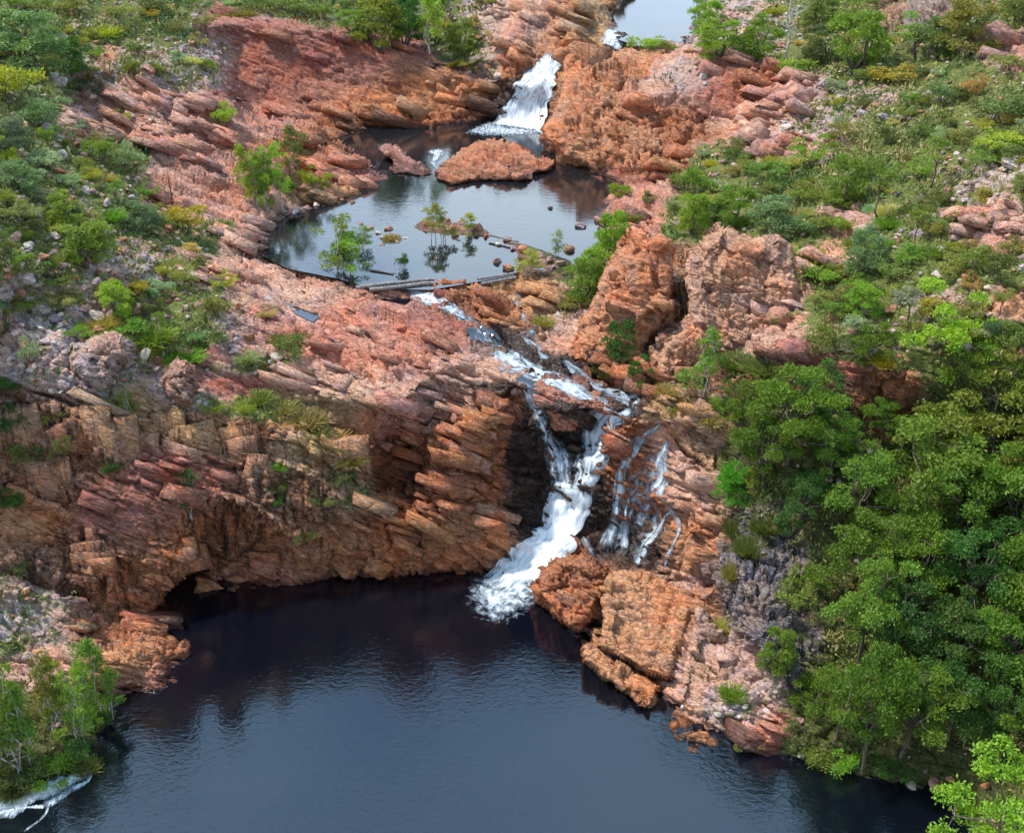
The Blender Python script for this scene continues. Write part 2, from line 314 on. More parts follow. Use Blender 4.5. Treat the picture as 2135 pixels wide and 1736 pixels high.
BLOBS = [
 (1220, 180, 40, 60, 'ribs'), (1230, 250, 40, 60, 'ribs'), (1290, 160, 60, 40, 'ribs'), (1340, 330, 50, 40, 'ribs'), (470, 1120, 70, 50, 'ribs'), (220, 1180, 60, 60, 'ribs'), (400, 880, 60, 30, 'ribs'), (520, 905, 50, 25, 'ribs'),
 # left hill
 (60, 60, 160, 80, 'scrub'), (40, 300, 130, 110, 'scrub'), (60, 480, 140, 90, 'scrub'), (200, 420, 110, 80, 'scrub'), (240, 560, 120, 50, 'mauve'), (90, 620, 120, 50, 'mauve'), (260, 330, 70, 60, 'scrub'),
 (270, 60, 120, 50, 'scrub'), (330, 130, 90, 50, 'mauve'), (430, 120, 60, 50, 'mauve'), (-300, 300, 260, 300, 'scrub'), (100, 170, 70, 50, 'scrub'), (230, 110, 30, 30, 'orange'), (370, 640, 90, 40, 'scrub'), (360, 690, 90, 30, 'grass'), (410, 480, 60, 50, 'scrub'), (330, 250, 60, 40, 'mauve'), (180, 150, 60, 40, 'mauve'),
 # hump
 (600, 110, 130, 60, 'hump'), (760, 130, 120, 60, 'hump'), (640, 190, 120, 50, 'hump'), (760, 210, 130, 50, 'orange'), (800, 240, 140, 20, 'gorge'), (930, 180, 60, 35, 'orange'), (880, 150, 60, 20, 'orange'), (520, 170, 60, 60, 'hump'), (500, 60, 70, 30, 'hump'),
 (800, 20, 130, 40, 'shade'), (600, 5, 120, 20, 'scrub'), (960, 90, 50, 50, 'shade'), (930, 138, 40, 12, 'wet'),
 # left strata
 (300, 260, 160, 60, 'strata'), (450, 310, 140, 60, 'strata'), (420, 390, 110, 60, 'strata'), (600, 330, 120, 40, 'gorge'), (720, 350, 80, 30, 'bank'), (470, 460, 70, 40, 'strata'), (560, 480, 60, 50, 'pale'), (520, 545, 110, 40, 'pale'), (680, 405, 70, 20, 'tan'), (180, 225, 70, 30, 'strata'), (560, 235, 100, 30, 'bank'),
 # upper middle
 (1100, 50, 110, 50, 'pale'), (1200, 60, 90, 50, 'tan'), (1150, 100, 90, 30, 'orange'), (1070, 140, 40, 25, 'orange'), (1250, 40, 40, 40, 'tan'), (1290, 80, 30, 12, 'wet'), (1010, 130, 30, 30, 'mauve'), (1000, 30, 50, 40, 'mauve'),
 (1110, 190, 60, 60, 'wet'), (1040, 215, 18, 40, 'wet'), (1020, 250, 30, 8, 'wet'),
 (1250, 160, 90, 60, 'orange'), (1350, 150, 110, 60, 'pale'), (1230, 260, 80, 70, 'rust'), (1330, 290, 90, 60, 'gorge'), (1430, 250, 70, 50, 'gorge'), (1500, 180, 90, 50, 'hump'), (1420, 170, 50, 40, 'mauve'), (1300, 360, 90, 16, 'hump'), (1560, 170, 60, 30, 'gorge'), (1540, 250, 60, 30, 'pale'), (1150, 250, 25, 40, 'gorge'),
 # right hill
 (1560, 60, 90, 60, 'mauve'), (1700, 60, 110, 70, 'scrub'), (1850, 40, 50, 40, 'cliff'), (1980, 70, 130, 60, 'scrub'), (2110, 100, 60, 40, 'strata'), (1650, 205, 70, 30, 'strata'), (1800, 205, 90, 30, 'mauve'), (1720, 260, 100, 40, 'mauve'), (1650, 310, 90, 30, 'strata'), (1900, 260, 120, 50, 'scrub'), (2070, 260, 110, 60, 'grass'), (1500, 330, 50, 40, 'scrub'), (1900, 150, 110, 30, 'grass'),
 (1700, 370, 130, 50, 'grass'), (1860, 360, 110, 50, 'grass'), (2050, 380, 80, 40, 'mauve'), (2130, 360, 40, 40, 'mauve'), (1900, 450, 120, 50, 'scrub'), (1780, 450, 60, 30, 'strata'), (2080, 470, 90, 50, 'strata'), (1360, 400, 60, 40, 'bank'), (1330, 450, 50, 40, 'strata'), (1450, 430, 60, 60, 'grass'), (1600, 450, 100, 50, 'grass'), (1730, 540, 60, 30, 'pale'), (1880, 560, 120, 50, 'grass'), (2060, 570, 90, 50, 'scrub'), (2000, 630, 100, 40, 'mauve'), (2110, 630, 40, 50, 'orange'),
 (2300, 400, 160, 300, 'scrub'), (1750, 640, 80, 50, 'grass'), (1880, 680, 90, 50, 'scrub'), (2100, 720, 80, 50, 'scrub'),
 (1440, 640, 60, 100, 'cliff'), (1620, 620, 70, 90, 'pale'), (1220, 560, 60, 60, 'scrub'), (1300, 540, 50, 60, 'bank'),
 # spill bed
 (700, 680, 140, 60, 'bank'), (840, 720, 110, 60, 'bank'), (900, 670, 60, 40, 'hump'), (620, 620, 90, 40, 'pale'), (760, 800, 110, 50, 'pale'), (950, 760, 90, 40, 'pale'), (560, 700, 90, 50, 'bank'), (1010, 640, 70, 30, 'gorge'), (1130, 620, 60, 50, 'tan'), (1180, 680, 60, 40, 'pale'), (960, 650, 50, 16, 'wet'), (1040, 715, 40, 20, 'wet'), (1150, 745, 80, 20, 'wet'), (1250, 800, 60, 14, 'wet'), (1320, 840, 30, 20, 'wet'), (1110, 690, 12, 60, 'wet'), (1300, 770, 60, 20, 'gorge'), (1400, 840, 40, 30, 'tan'),
 (480, 690, 60, 40, 'mauve'), (520, 750, 90, 20, 'scrub'), (470, 790, 80, 20, 'hump'), (640, 860, 90, 30, 'tan'), (560, 850, 60, 20, 'grass'), (710, 910, 60, 20, 'tan'), (430, 740, 60, 20, 'hump'),
 # gorge
 (830, 890, 70, 40, 'bank'), (920, 850, 60, 40, 'pale'), (1000, 870, 60, 40, 'gorge'), (850, 985, 50, 40, 'gorge'), (950, 960, 50, 50, 'gorge'), (960, 1060, 90, 70, 'gorge'), (960, 1110, 70, 40, 'orange'), (860, 1130, 90, 50, 'rust'), (1070, 970, 16, 70, 'wet'), (1104, 1000, 24, 100, 'wet'), (1096, 1110, 20, 46, 'wet'), (1030, 810, 60, 14, 'wet'), (1010, 950, 30, 50, 'gorge'), (870, 1110, 12, 30, 'wet'),
 (1180, 960, 60, 110, 'wet'), (1190, 900, 60, 25, 'wet'), (1190, 820, 60, 25, 'bank'), (1120, 1100, 50, 80, 'wet'), (1250, 840, 30, 16, 'bank'),
 # cliff
 (60, 760, 90, 50, 'mauve'), (200, 770, 70, 60, 'mauve'), (50, 860, 90, 60, 'cliff'), (130, 960, 120, 80, 'cliff'), (300, 850, 60, 40, 'tan'), (420, 890, 80, 40, 'tan'), (530, 920, 60, 40, 'cliff'), (620, 950, 60, 40, 'tan'), (400, 990, 90, 50, 'hump'), (250, 1060, 90, 80, 'hump'), (560, 1020, 90, 40, 'cliff'), (680, 1030, 80, 60, 'cliff'), (60, 1080, 60, 60, 'orange'), (130, 1160, 80, 50, 'cliff'), (310, 1170, 60, 70, 'rust'), (480, 1150, 90, 50, 'rust'), (650, 1160, 80, 40, 'rust'), (770, 1100, 60, 60, 'rust'), (560, 1190, 120, 14, 'hump'), (380, 820, 50, 30, 'mauve'), (740, 1040, 40, 40, 'scrub'),
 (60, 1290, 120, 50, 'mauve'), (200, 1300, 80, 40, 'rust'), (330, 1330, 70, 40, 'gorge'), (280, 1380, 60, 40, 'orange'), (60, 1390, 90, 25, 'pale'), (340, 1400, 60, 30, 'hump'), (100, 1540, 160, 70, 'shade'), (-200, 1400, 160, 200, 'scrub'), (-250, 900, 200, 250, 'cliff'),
 # right of the falls
 (1290, 940, 40, 60, 'gorge'), (1260, 1060, 30, 60, 'wet'), (1330, 1020, 50, 60, 'gorge'), (1350, 1120, 50, 50, 'wet'), (1430, 920, 50, 40, 'pale'), (1450, 1010, 45, 60, 'pale'), (1430, 1110, 45, 60, 'orange'), (1190, 1200, 50, 50, 'gorge'), (1230, 1290, 40, 30, 'wet'), (1340, 1260, 70, 60, 'orange'), (1320, 1340, 60, 50, 'orange'), (1400, 1230, 40, 40, 'pale'), (1500, 1400, 70, 70, 'pale'), (1540, 1480, 70, 50, 'mauve'), (1440, 1530, 50, 30, 'orange'), (1590, 1520, 60, 40, 'bank'), (1470, 1260, 30, 30, 'orange'),
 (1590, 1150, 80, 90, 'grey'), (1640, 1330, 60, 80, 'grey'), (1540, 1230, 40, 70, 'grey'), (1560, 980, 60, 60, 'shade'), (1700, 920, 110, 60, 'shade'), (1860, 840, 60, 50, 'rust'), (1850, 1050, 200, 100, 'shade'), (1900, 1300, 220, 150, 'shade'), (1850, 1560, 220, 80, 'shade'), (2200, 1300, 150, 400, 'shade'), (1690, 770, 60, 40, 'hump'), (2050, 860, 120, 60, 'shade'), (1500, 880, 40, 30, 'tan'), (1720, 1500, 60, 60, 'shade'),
]
FLAT = P0.reshape(-1, 3).astype(np.float32)
wx = PXg.ravel() + 14*vnoise(FLAT*.55, 3) + 8*vnoise(FLAT*1.7, 4)
wy = PYg.ravel() + 10*vnoise(FLAT*.55, 5) + 6*vnoise(FLAT*1.7, 6)
acc = np.zeros((len(FLAT), 8)); wsum = np.full(len(FLAT), 1e-12)
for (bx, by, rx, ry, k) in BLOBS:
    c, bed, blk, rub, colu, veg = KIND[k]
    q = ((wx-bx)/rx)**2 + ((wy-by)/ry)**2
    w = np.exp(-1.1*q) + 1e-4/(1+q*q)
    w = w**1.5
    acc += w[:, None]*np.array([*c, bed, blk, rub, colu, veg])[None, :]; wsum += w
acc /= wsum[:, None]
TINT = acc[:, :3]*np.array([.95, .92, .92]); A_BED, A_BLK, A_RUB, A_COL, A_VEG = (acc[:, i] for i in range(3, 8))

# ------------------------------------------------------------------ relief: tilted beds, joint blocks, columns, rubble
BEDN = np.array([.36, .50, .80]); BEDN /= np.linalg.norm(BEDN)
def beds(P, th, seed, warp=.3):
    s = (P@BEDN)/th + warp*vnoise(P*.22, seed)/max(th, .6) + .10*vnoise(P*1.1, seed+1)
    i = np.floor(s).astype(np.int64); f = s-i
    z = np.zeros_like(i)
    a = _hash(i, z, z, seed); b = _hash(i+1, z, z, seed)
    return a + (b-a)*sstep(.86, 1., f) - .5 - .60*np.exp(-((f-.93)/.065)**2)
BU = np.cross(BEDN, [0, 1, 0]); BU /= np.linalg.norm(BU); BV = np.cross(BEDN, BU)
def relief(P):
    P = P.astype(np.float64)
    br = .55+.45*sstep(-.3, .3, fbm(P*.3, 2, 301))
    bed = beds(P, 2.1, 1)*.80 + beds(P, .95, 7)*.55 + beds(P, .40, 13)*.34*br + beds(P, .19, 17)*.14*br
    W = P + .30*np.stack([vnoise(P*.7, 21), vnoise(P*.7, 22), vnoise(P*.7, 23)], 1)
    R = np.stack([(W@BU)*.50, (W@BV)*.8, (W@BEDN)*1.6], 1)
    v1, e1 = facets(R*.62, 31, 1.3); v2, e2 = facets(R*1.4+5, 41, 1.3); v3, e3 = facets(R*3.1+9, 51, 1.4)
    blk = 1.15*v1 + .62*v2 + .30*v3 - .80*np.exp(-e1/.07) - .50*np.exp(-e2/.085) - .22*np.exp(-e3/.11)
    C = np.stack([W[:, 0]*1.05, W[:, 1]*1.05, P[:, 2]*.20+.08*P[:, 0]], 1)
    c1, q1 = facets(C*.9, 71, 1.3); c2, q2 = facets(C*2.2+3, 81, 1.3)
    colu = .70*c1+.38*c2-.60*np.exp(-q1/.07)-.30*np.exp(-q2/.09)
    r1, r2, hr = worley(P*1.15, 91); s1, s2, hs = worley(P*2.5+4, 95); g1, ge = facets(P*1.6, 97, 1.4)
    rub = (np.sqrt(np.clip(1-(r1/.75)**2, 0, 1))*(hr > .45)*(.3+.7*hr) + .45*np.sqrt(np.clip(1-(s1/.75)**2, 0, 1))*(hs > .35))*.8 + .6*g1
    fb = fbm(P*.4, 3, 101, .45); fine = fbm(P*3.2, 3, 111, .6)
    ridg = 1-np.abs(fbm(P*np.array([1., 1., 1.6])*1.5, 3, 121))*2.2
    return bed, blk, colu, rub, fb, fine, ridg
REL = relief(FLAT)
def combine(rel, ab, ak, ac, ar):
    bed, blk, colu, rub, fb, fine, ridg = rel
    return ab*bed*1.05 + ak*blk*1.15 + ac*colu*.95 + ar*rub*.55 + .22*fb + (.03+.05*(ab+ak))*fine + .03*ridg*(ak+ab)
D = combine(REL, A_BED, A_BLK, A_COL, A_RUB)
zf = FLAT[:, 2]
GROOVES = [([(0, 790), (84, 823), (161, 849), (251, 886), (321, 916), (388, 940), (469, 973), (540, 985)], .75, 5), ([(300, 715), (402, 752), (535, 803), (640, 850), (713, 883), (790, 925)], .55, 5),
 ([(140, 216), (260, 268), (400, 326), (500, 368), (560, 402)], .5, 4), ([(250, 240), (380, 266), (470, 300), (560, 345), (640, 380)], .55, 4), ([(395, 258), (430, 276), (470, 292)], 1.2, 8), ([(280, 205), (420, 250), (560, 292), (700, 342), (800, 378)], .55, 4),
 ([(200, 262), (330, 330), (430, 390), (520, 440), (575, 462)], .5, 4), ([(380, 350), (470, 400), (540, 445)], .4, 3), ([(430, 505), (520, 555), (610, 620), (700, 690), (800, 760), (880, 800)], .45, 4), ([(480, 560), (580, 640), (690, 720), (790, 800)], .35, 3), ([(640, 600), (760, 680), (880, 750), (980, 800)], .35, 3),
 ([(600, 770), (700, 820), (800, 880)], .4, 4), ([(870, 1040), (875, 1100), (870, 1150)], .7, 7), ([(930, 130), (990, 150), (1040, 170)], .6, 5), ([(740, 170), (860, 195), (960, 212), (1010, 222)], .4, 4), ([(1190, 120), (1184, 200), (1150, 280)], .5, 4), ([(1470, 230), (1420, 290), (1410, 340)], .7, 6), ([(1260, 230), (1330, 240), (1420, 200)], .35, 4), ([(1350, 860), (1400, 915), (1440, 950)], .6, 5), ([(1100, 20), (1180, 60), (1260, 100)], .6, 4), ([(1290, 270), (1310, 330)], .3, 3),
 ([(0, 1180), (125, 1217), (219, 1255), (290, 1275)], .6, 5), ([(230, 1000), (340, 1020), (430, 1044)], .3, 4), ([(470, 1046), (540, 1060), (640, 1090), (760, 1120)], .45, 5), ([(640, 960), (740, 1000), (790, 1040)], .4, 4), ([(1720, 330), (1640, 350), (1560, 395)], .3, 4), ([(1430, 200), (1520, 240), (1640, 220)], .4, 4)]
def line_dist(px, py, pl):
    d = np.full(px.shape, 1e9)
    for (x0, y0), (x1, y1) in zip(pl[:-1], pl[1:]):
        vx, vy = x1-x0, y1-y0; t = np.clip(((px-x0)*vx+(py-y0)*vy)/(vx*vx+vy*vy), 0, 1); d = np.minimum(d, np.hypot(px-x0-t*vx, py-y0-t*vy))
    return d
gxw = PXg.ravel()+7*vnoise(FLAT*.8, 401); gyw = PYg.ravel()+5*vnoise(FLAT*.8, 402)
for pl, dep, wd_ in GROOVES:
    x0, x1, y0, y1 = min(p[0] for p in pl)-30, max(p[0] for p in pl)+30, min(p[1] for p in pl)-30, max(p[1] for p in pl)+30
    q = np.nonzero((gxw > x0) & (gxw < x1) & (gyw > y0) & (gyw < y1))[0]
    D[q] -= 1.5*dep*np.exp(-(line_dist(gxw[q], gyw[q], pl)/wd_)**2)*(.6+.4*vnoise(FLAT[q]*.9, 403))
# keep pool floors calm
inpool = np.zeros(len(FLAT))
def inside(px, py, poly):
    c = np.zeros(px.shape, bool); n = len(poly); j = n-1
    for i in range(n):
        xi, yi = poly[i]; xj, yj = poly[j]
        if yi != yj:
            m = ((yi > py) != (yj > py)) & (px < (xj-xi)*(py-yi)/(yj-yi)+xi); c ^= m
        j = i
    return c
LOWPOLY = SHORE + [(2300, 2300), (-560, 2300)]
TOPPOLY = [(1290, 66), (1282, 30), (1300, -10), (1380, -30), (1450, -20), (1462, 20), (1440, 60), (1400, 84), (1330, 80)]
pool = inside(PXg, PYg, LOWPOLY) | inside(PXg, PYg, MID) | inside(PXg, PYg, TOPPOLY)
poolf = blur(pool.astype(float), 2.2).ravel()
spit = ((PXg > 860) & (PXg < 1215) & (PYg > 455) & (PYg < 566)).ravel()
D = np.where(spit, D*.45, D) * (1-.85*sstep(.35, .9, poolf))
far = sstep(90, 130, FLAT[:, 1])
D = D*(1-.3*far)
P1 = P0 + (N0.reshape(-1, 3)*D[:, None]).reshape(P0.shape)
# water levels must stay clear: pool floor under the surface
lvl = np.where(inside(PXg, PYg, LOWPOLY), 0., np.where(inside(PXg, PYg, MID), 11., np.where(inside(PXg, PYg, TOPPOLY), 17., 99.)))
core = (blur(pool.astype(float), 2.0) > .72) & ~spit.reshape(PXg.shape)
P1[..., 2] = np.where(core, np.minimum(P1[..., 2], lvl-.12), P1[..., 2])
PUD = [[(590, 630), (612, 626), (640, 632), (666, 640), (662, 658), (650, 668), (624, 656), (604, 644)], [(776, 608), (800, 606), (840, 612), (858, 622), (840, 632), (812, 626), (786, 622)]]
PUDZ = []
for pl in PUD:
    m_ = blur(inside(PXg, PYg, pl).astype(float), 1.6); z_ = float(np.median(P1[..., 2][m_ > .5])); PUDZ.append(z_)
    P1[..., 2] = P1[..., 2]*(1-np.clip(m_*1.6, 0, 1))+(z_-.10)*np.clip(m_*1.6, 0, 1)
N1 = normals(P1)

def grid_at(A, px, py):       # bilinear look-up in the survey grid
    i = np.clip(np.searchsorted(GX, px)-1, 0, NX-2); j = np.clip(np.searchsorted(GY, py)-1, 0, NY-2)
    u = np.clip((px-GX[i])/(GX[i+1]-GX[i]), 0, 1); v = np.clip((py-GY[j])/(GY[j+1]-GY[j]), 0, 1)
    u = np.asarray(u)[..., None]; v = np.asarray(v)[..., None]
    return (A[j, i]*(1-u)+A[j, i+1]*u)*(1-v)+(A[j+1, i]*(1-u)+A[j+1, i+1]*u)*v

# ------------------------------------------------------------------ object helpers
def mesh_np(name, V, Fq, mat=None, smooth=True, attrs=None, parent=None, uv=None):
    me = bpy.data.meshes.new(name)
    V = np.asarray(V, np.float32); Fq = np.asarray(Fq, np.int32)
    n, k = Fq.shape
    me.vertices.add(len(V)); me.vertices.foreach_set('co', V.ravel())
    me.loops.add(n*k); me.loops.foreach_set('vertex_index', Fq.ravel())
    me.polygons.add(n); me.polygons.foreach_set('loop_start', np.arange(0, n*k, k, dtype=np.int32))
    if smooth: me.polygons.foreach_set('use_smooth', np.ones(n, bool))
    for an, (dom, typ, data) in (attrs or {}).items():
        a = me.attributes.new(an, typ, dom)
        a.data.foreach_set('color' if 'COLOR' in typ else 'value', np.asarray(data, np.float32).ravel())
    if uv is not None:
        l = me.uv_layers.new(name='flow'); l.data.foreach_set('uv', np.asarray(uv, np.float32)[Fq.ravel()].ravel())
    me.update(calc_edges=True); me.validate()
    if mat: me.materials.append(mat)
    o = bpy.data.objects.new(name, me); COL.objects.link(o)
    if parent: o.parent = parent
    return o
def tag(o, label=None, cat=None, group=None, kind=None):
    if label: o['label'] = label
    if cat: o['category'] = cat
    if group: o['group'] = group
    if kind: o['kind'] = kind
    return o
def gridfaces(ny, nx, flip=False):
    i = np.arange(ny*nx).reshape(ny, nx)
    q = np.stack([i[:-1, :-1], i[1:, :-1], i[1:, 1:], i[:-1, 1:]], -1).reshape(-1, 4)
    return q[:, ::-1] if flip else q

# ------------------------------------------------------------------ materials
def newmat(name):
    m = bpy.data.materials.new(name); m.use_nodes = True
    nt = m.node_tree; nt.nodes.clear()
    return m, nt
class NT:
    def __init__(s, nt): s.nt = nt
    def n(s, t, **kw):
        x = s.nt.nodes.new(t)
        for k, v in kw.items():
            if k.startswith('i_'):
                key = k[2:].replace('_', ' ')
                x.inputs[int(key) if key.isdigit() else key].default_value = v
            else: setattr(x, k, v)
        return x
    def l(s, a, b): s.nt.links.new(a, b)
    def val(s, a, socket):
        if hasattr(a, 'is_linked') or isinstance(a, bpy.types.NodeSocket): s.l(a, socket)
        else: socket.default_value = a
    def math(s, op, a, b=0., clamp=False):
        x = s.n('ShaderNodeMath', operation=op, use_clamp=clamp); s.val(a, x.inputs[0]); s.val(b, x.inputs[1]); return x.outputs[0]
    def mix(s, f, a, b, mode='MIX'):
        x = s.n('ShaderNodeMix', data_type='RGBA', blend_type=mode); s.val(f, x.inputs[0]); s.val(a, x.inputs[6]); s.val(b, x.inputs[7]); return x.outputs[2]
    def noise(s, vec, scale, detail=4, rough=.55, dist=0.):
        x = s.n('ShaderNodeTexNoise'); s.l(vec, x.inputs['Vector']); x.inputs['Scale'].default_value = scale
        x.inputs['Detail'].default_value = detail; x.inputs['Roughness'].default_value = rough; x.inputs['Distortion'].default_value = dist
        return x.outputs[0]
    def ramp(s, f, a, b, lo=0., hi=1.):
        x = s.n('ShaderNodeMapRange', interpolation_type='SMOOTHSTEP'); s.val(f, x.inputs[0])
        x.inputs[1].default_value = a; x.inputs[2].default_value = b; x.inputs[3].default_value = lo; x.inputs[4].default_value = hi
        return x.outputs[0]
    def vor(s, vec, scale, feat='F1', rnd=1.):
        x = s.n('ShaderNodeTexVoronoi', feature=feat); s.l(vec, x.inputs['Vector']); x.inputs['Scale'].default_value = scale; x.inputs['Randomness'].default_value = rnd
        return x
    def mapping(s, vec, scale=(1, 1, 1), rot=(0, 0, 0)):
        x = s.n('ShaderNodeMapping'); s.l(vec, x.inputs[0]); x.inputs['Scale'].default_value = scale; x.inputs['Rotation'].default_value = rot
        return x.outputs[0]
C4 = lambda r, g, b: (r, g, b, 1.)

def rock_material(name, tint=None, veg=True, streak=True):
    m, nt = newmat(name); k = NT(nt)
    pos = k.n('ShaderNodeNewGeometry').outputs['Position']
    if tint is None:
        base = k.n('ShaderNodeAttribute', attribute_name='tint').outputs['Color']
        cola = k.n('ShaderNodeAttribute', attribute_name='columns').outputs['Fac']
        vega = k.n('ShaderNodeAttribute', attribute_name='plants').outputs['Fac']
        weta = k.n('ShaderNodeAttribute', attribute_name='wet').outputs['Fac']
    else:
        rgb = k.n('ShaderNodeObjectInfo').outputs['Color']; base = rgb; cola = 0.12; vega = 0.0; weta = k.n('ShaderNodeAttribute', attribute_name='wet').outputs['Fac']
    def dotv(v, vec):
        x = k.n('ShaderNodeVectorMath', operation='DOT_PRODUCT'); k.l(v, x.inputs[0]); x.inputs[1].default_value = vec; return x.outputs['Value']
    fr_ = k.n('ShaderNodeCombineXYZ'); k.l(dotv(pos, tuple(BU)), fr_.inputs[0]); k.l(dotv(pos, tuple(BV)), fr_.inputs[1]); k.l(dotv(pos, tuple(BEDN*2.2)), fr_.inputs[2]); nb = fr_.outputs[0]
    big = k.noise(pos, .35, 4, .6); mid = k.noise(nb, 1.6, 5, .62, .4); fin = k.noise(pos, 9., 4, .65)
    # mineral colour: iron orange, mauve patina, pale weathered rind, dark varnish
    col = k.mix(k.ramp(big, .46, .62, 0, .55), base, k.mix(1., base, C4(1.25, .82, .58), 'MULTIPLY'))
    col = k.mix(k.ramp(k.noise(pos, .6, 6, .68), .48, .64, 0, .80), col, k.mix(1., col, C4(.74, .84, 1.12), 'MULTIPLY'))
    col = k.mix(k.ramp(mid, .52, .74, 0, .70), col, k.mix(1., col, C4(1.75, 1.75, 1.70), 'MULTIPLY'))
    col = k.mix(k.ramp(k.noise(nb, 2.0, 6, .72, .8), .50, .68, 0, .70), col, k.mix(1., col, C4(.34, .30, .31), 'MULTIPLY'))
    # thin darker bedding bands
    sep = k.n('ShaderNodeSeparateXYZ'); k.l(nb, sep.inputs[0])
    bandv = k.n('ShaderNodeCombineXYZ'); k.l(k.math('MULTIPLY', sep.outputs[0], .12), bandv.inputs[0]); k.l(k.math('MULTIPLY', sep.outputs[1], .12), bandv.inputs[1]); k.l(k.math('MULTIPLY', sep.outputs[2], 1.6), bandv.inputs[2])
    band = k.noise(bandv.outputs[0], 1.7, 5, .7, .5)
    col = k.mix(k.ramp(band, .52, .66, 0, .55), col, k.mix(1., col, C4(.50, .44, .46), 'MULTIPLY'))
    # vertical seepage stains
    st = k.mapping(pos, (1.7, 1.7, .13))
    stn = k.math('MULTIPLY', k.ramp(k.noise(st, 1.3, 5, .7, .3), .47, .60), k.math('MULTIPLY', cola, 1.7, True), True)
    col = k.mix(stn, col, k.mix(1., col, C4(.23, .20, .22), 'MULTIPLY'))
    st2 = k.math('MULTIPLY', k.ramp(k.noise(st, 2.6, 4, .7), .54, .66), k.math('MULTIPLY', cola, 1.3, True), True)
    col = k.mix(st2, col, k.mix(1., col, C4(1.7, 1.6, 1.5), 'MULTIPLY'))
    # joints read as thin dark lines
    crk = k.vor(k.mix(.25, nb, k.n('ShaderNodeTexNoise', i_Scale=1.6).outputs[1]), 1.05, 'DISTANCE_TO_EDGE').outputs[0]
    crk2 = k.vor(nb, 2.9, 'DISTANCE_TO_EDGE').outputs[0]
    lich = k.ramp(k.noise(pos, 5.5, 4, .7), .60, .70, 0, .5)
    pal = k.ramp(k.noise(nb, 3.3, 6, .75, .6), .50, .70, 0, .70)
    col = k.mix(pal, col, k.mix(.52, col, C4(.84, .62, .47)))
    col = k.mix(lich, col, C4(.50, .45, .40))
    if tint is None:
        gn = k.noise(pos, 1.1, 5, .65)
        gm = k.ramp(k.math('ADD', gn, k.math('MULTIPLY', vega, .50)), .66, .80)
        gcol = k.mix(k.noise(pos, 2.4, 4, .6), C4(.062, .095, .016), C4(.170, .180, .040))
        gcol = k.mix(k.ramp(fin, .45, .75, 0, .6), gcol, C4(.28, .23, .09), 'MIX')
        col = k.mix(k.math('MULTIPLY', gm, k.ramp(vega, .05, .3), True), col, gcol)
    col = k.mix(k.ramp(fin, .3, .75, .0, .35), col, k.mix(1., col, C4(1.5, 1.45, 1.4), 'MULTIPLY'))
    col = k.mix(k.math('MULTIPLY', weta, .80, True), col, k.mix(1., col, C4(.22, .19, .20), 'MULTIPLY'))
    bs = k.n('ShaderNodeBsdfPrincipled'); k.l(col, bs.inputs['Base Color'])
    k.l(k.ramp(weta, 0, 1, .88, .32), bs.inputs['Roughness']); bs.inputs['Specular IOR Level'].default_value = .28
    def fac(sc, w):
        v = k.vor(wp, sc); s1 = k.n('ShaderNodeVectorMath', operation='SUBTRACT'); k.l(wp, s1.inputs[0]); k.l(v.outputs['Position'], s1.inputs[1])
        s2 = k.n('ShaderNodeVectorMath', operation='SUBTRACT'); k.l(v.outputs['Color'], s2.inputs[0]); s2.inputs[1].default_value = (.5, .5, .5)
        dt = k.n('ShaderNodeVectorMath', operation='DOT_PRODUCT'); k.l(s1.outputs[0], dt.inputs[0]); k.l(s2.outputs[0], dt.inputs[1])
        return k.math('MULTIPLY', dt.outputs['Value'], w)
    wpn = k.n('ShaderNodeVectorMath', operation='ADD'); k.l(nb, wpn.inputs[0])
    wn = k.n('ShaderNodeTexNoise', i_Scale=2.2); k.l(pos, wn.inputs['Vector'])
    wsc = k.n('ShaderNodeVectorMath', operation='SCALE'); k.l(wn.outputs[1], wsc.inputs[0]); wsc.inputs['Scale'].default_value = .25; k.l(wsc.outputs[0], wpn.inputs[1]); wp = wpn.outputs[0]
    h = k.math('ADD', fac(2.4, 1.6), fac(5.5, 1.3)); h = k.math('ADD', h, k.math('MULTIPLY', mid, .45)); h = k.math('ADD', h, k.math('MULTIPLY', fin, .16))
    h = k.math('ADD', h, k.math('MULTIPLY', k.ramp(crk, 0, .05), .22)); h = k.math('ADD', h, k.math('MULTIPLY', k.ramp(crk2, 0, .08), .12))
    h = k.math('ADD', h, k.math('MULTIPLY', band, .5))
    bp = k.n('ShaderNodeBump'); bp.inputs['Strength'].default_value = 1.; bp.inputs['Distance'].default_value = .30
    k.l(h, bp.inputs['Height']); k.l(bp.outputs[0], bs.inputs['Normal'])
    o = k.n('ShaderNodeOutputMaterial'); k.l(bs.outputs[0], o.inputs[0])
    return m
MAT_LAND = rock_material('red_sandstone_and_soil')
MAT_ROCK = rock_material('red_sandstone', tint=True)

# wetness: splash zone along the water lines and the falls
zz = P1[..., 2].ravel()
near = blur(pool.astype(float), 5.0).ravel()
wet = np.zeros(len(zz))
for w, hh in ((0., .30), (11., .22), (17., .2)):
    wet = np.maximum(wet, np.where(near > .03, 1-sstep(hh*.4, hh*1.4, np.abs(zz-w)+.12*vnoise(FLAT*2.2, 131)), 0))
lum = TINT.mean(1); wet = np.maximum(wet, 1-sstep(.05, .12, lum))

land = mesh_np('terrain', P1.reshape(-1, 3), gridfaces(NY, NX), MAT_LAND, attrs={
    'tint': ('POINT', 'FLOAT_COLOR', np.concatenate([TINT, np.ones((len(TINT), 1))], 1)),
    'columns': ('POINT', 'FLOAT', A_COL), 'plants': ('POINT', 'FLOAT', A_VEG), 'wet': ('POINT', 'FLOAT', wet)})
tag(land, kind='structure')

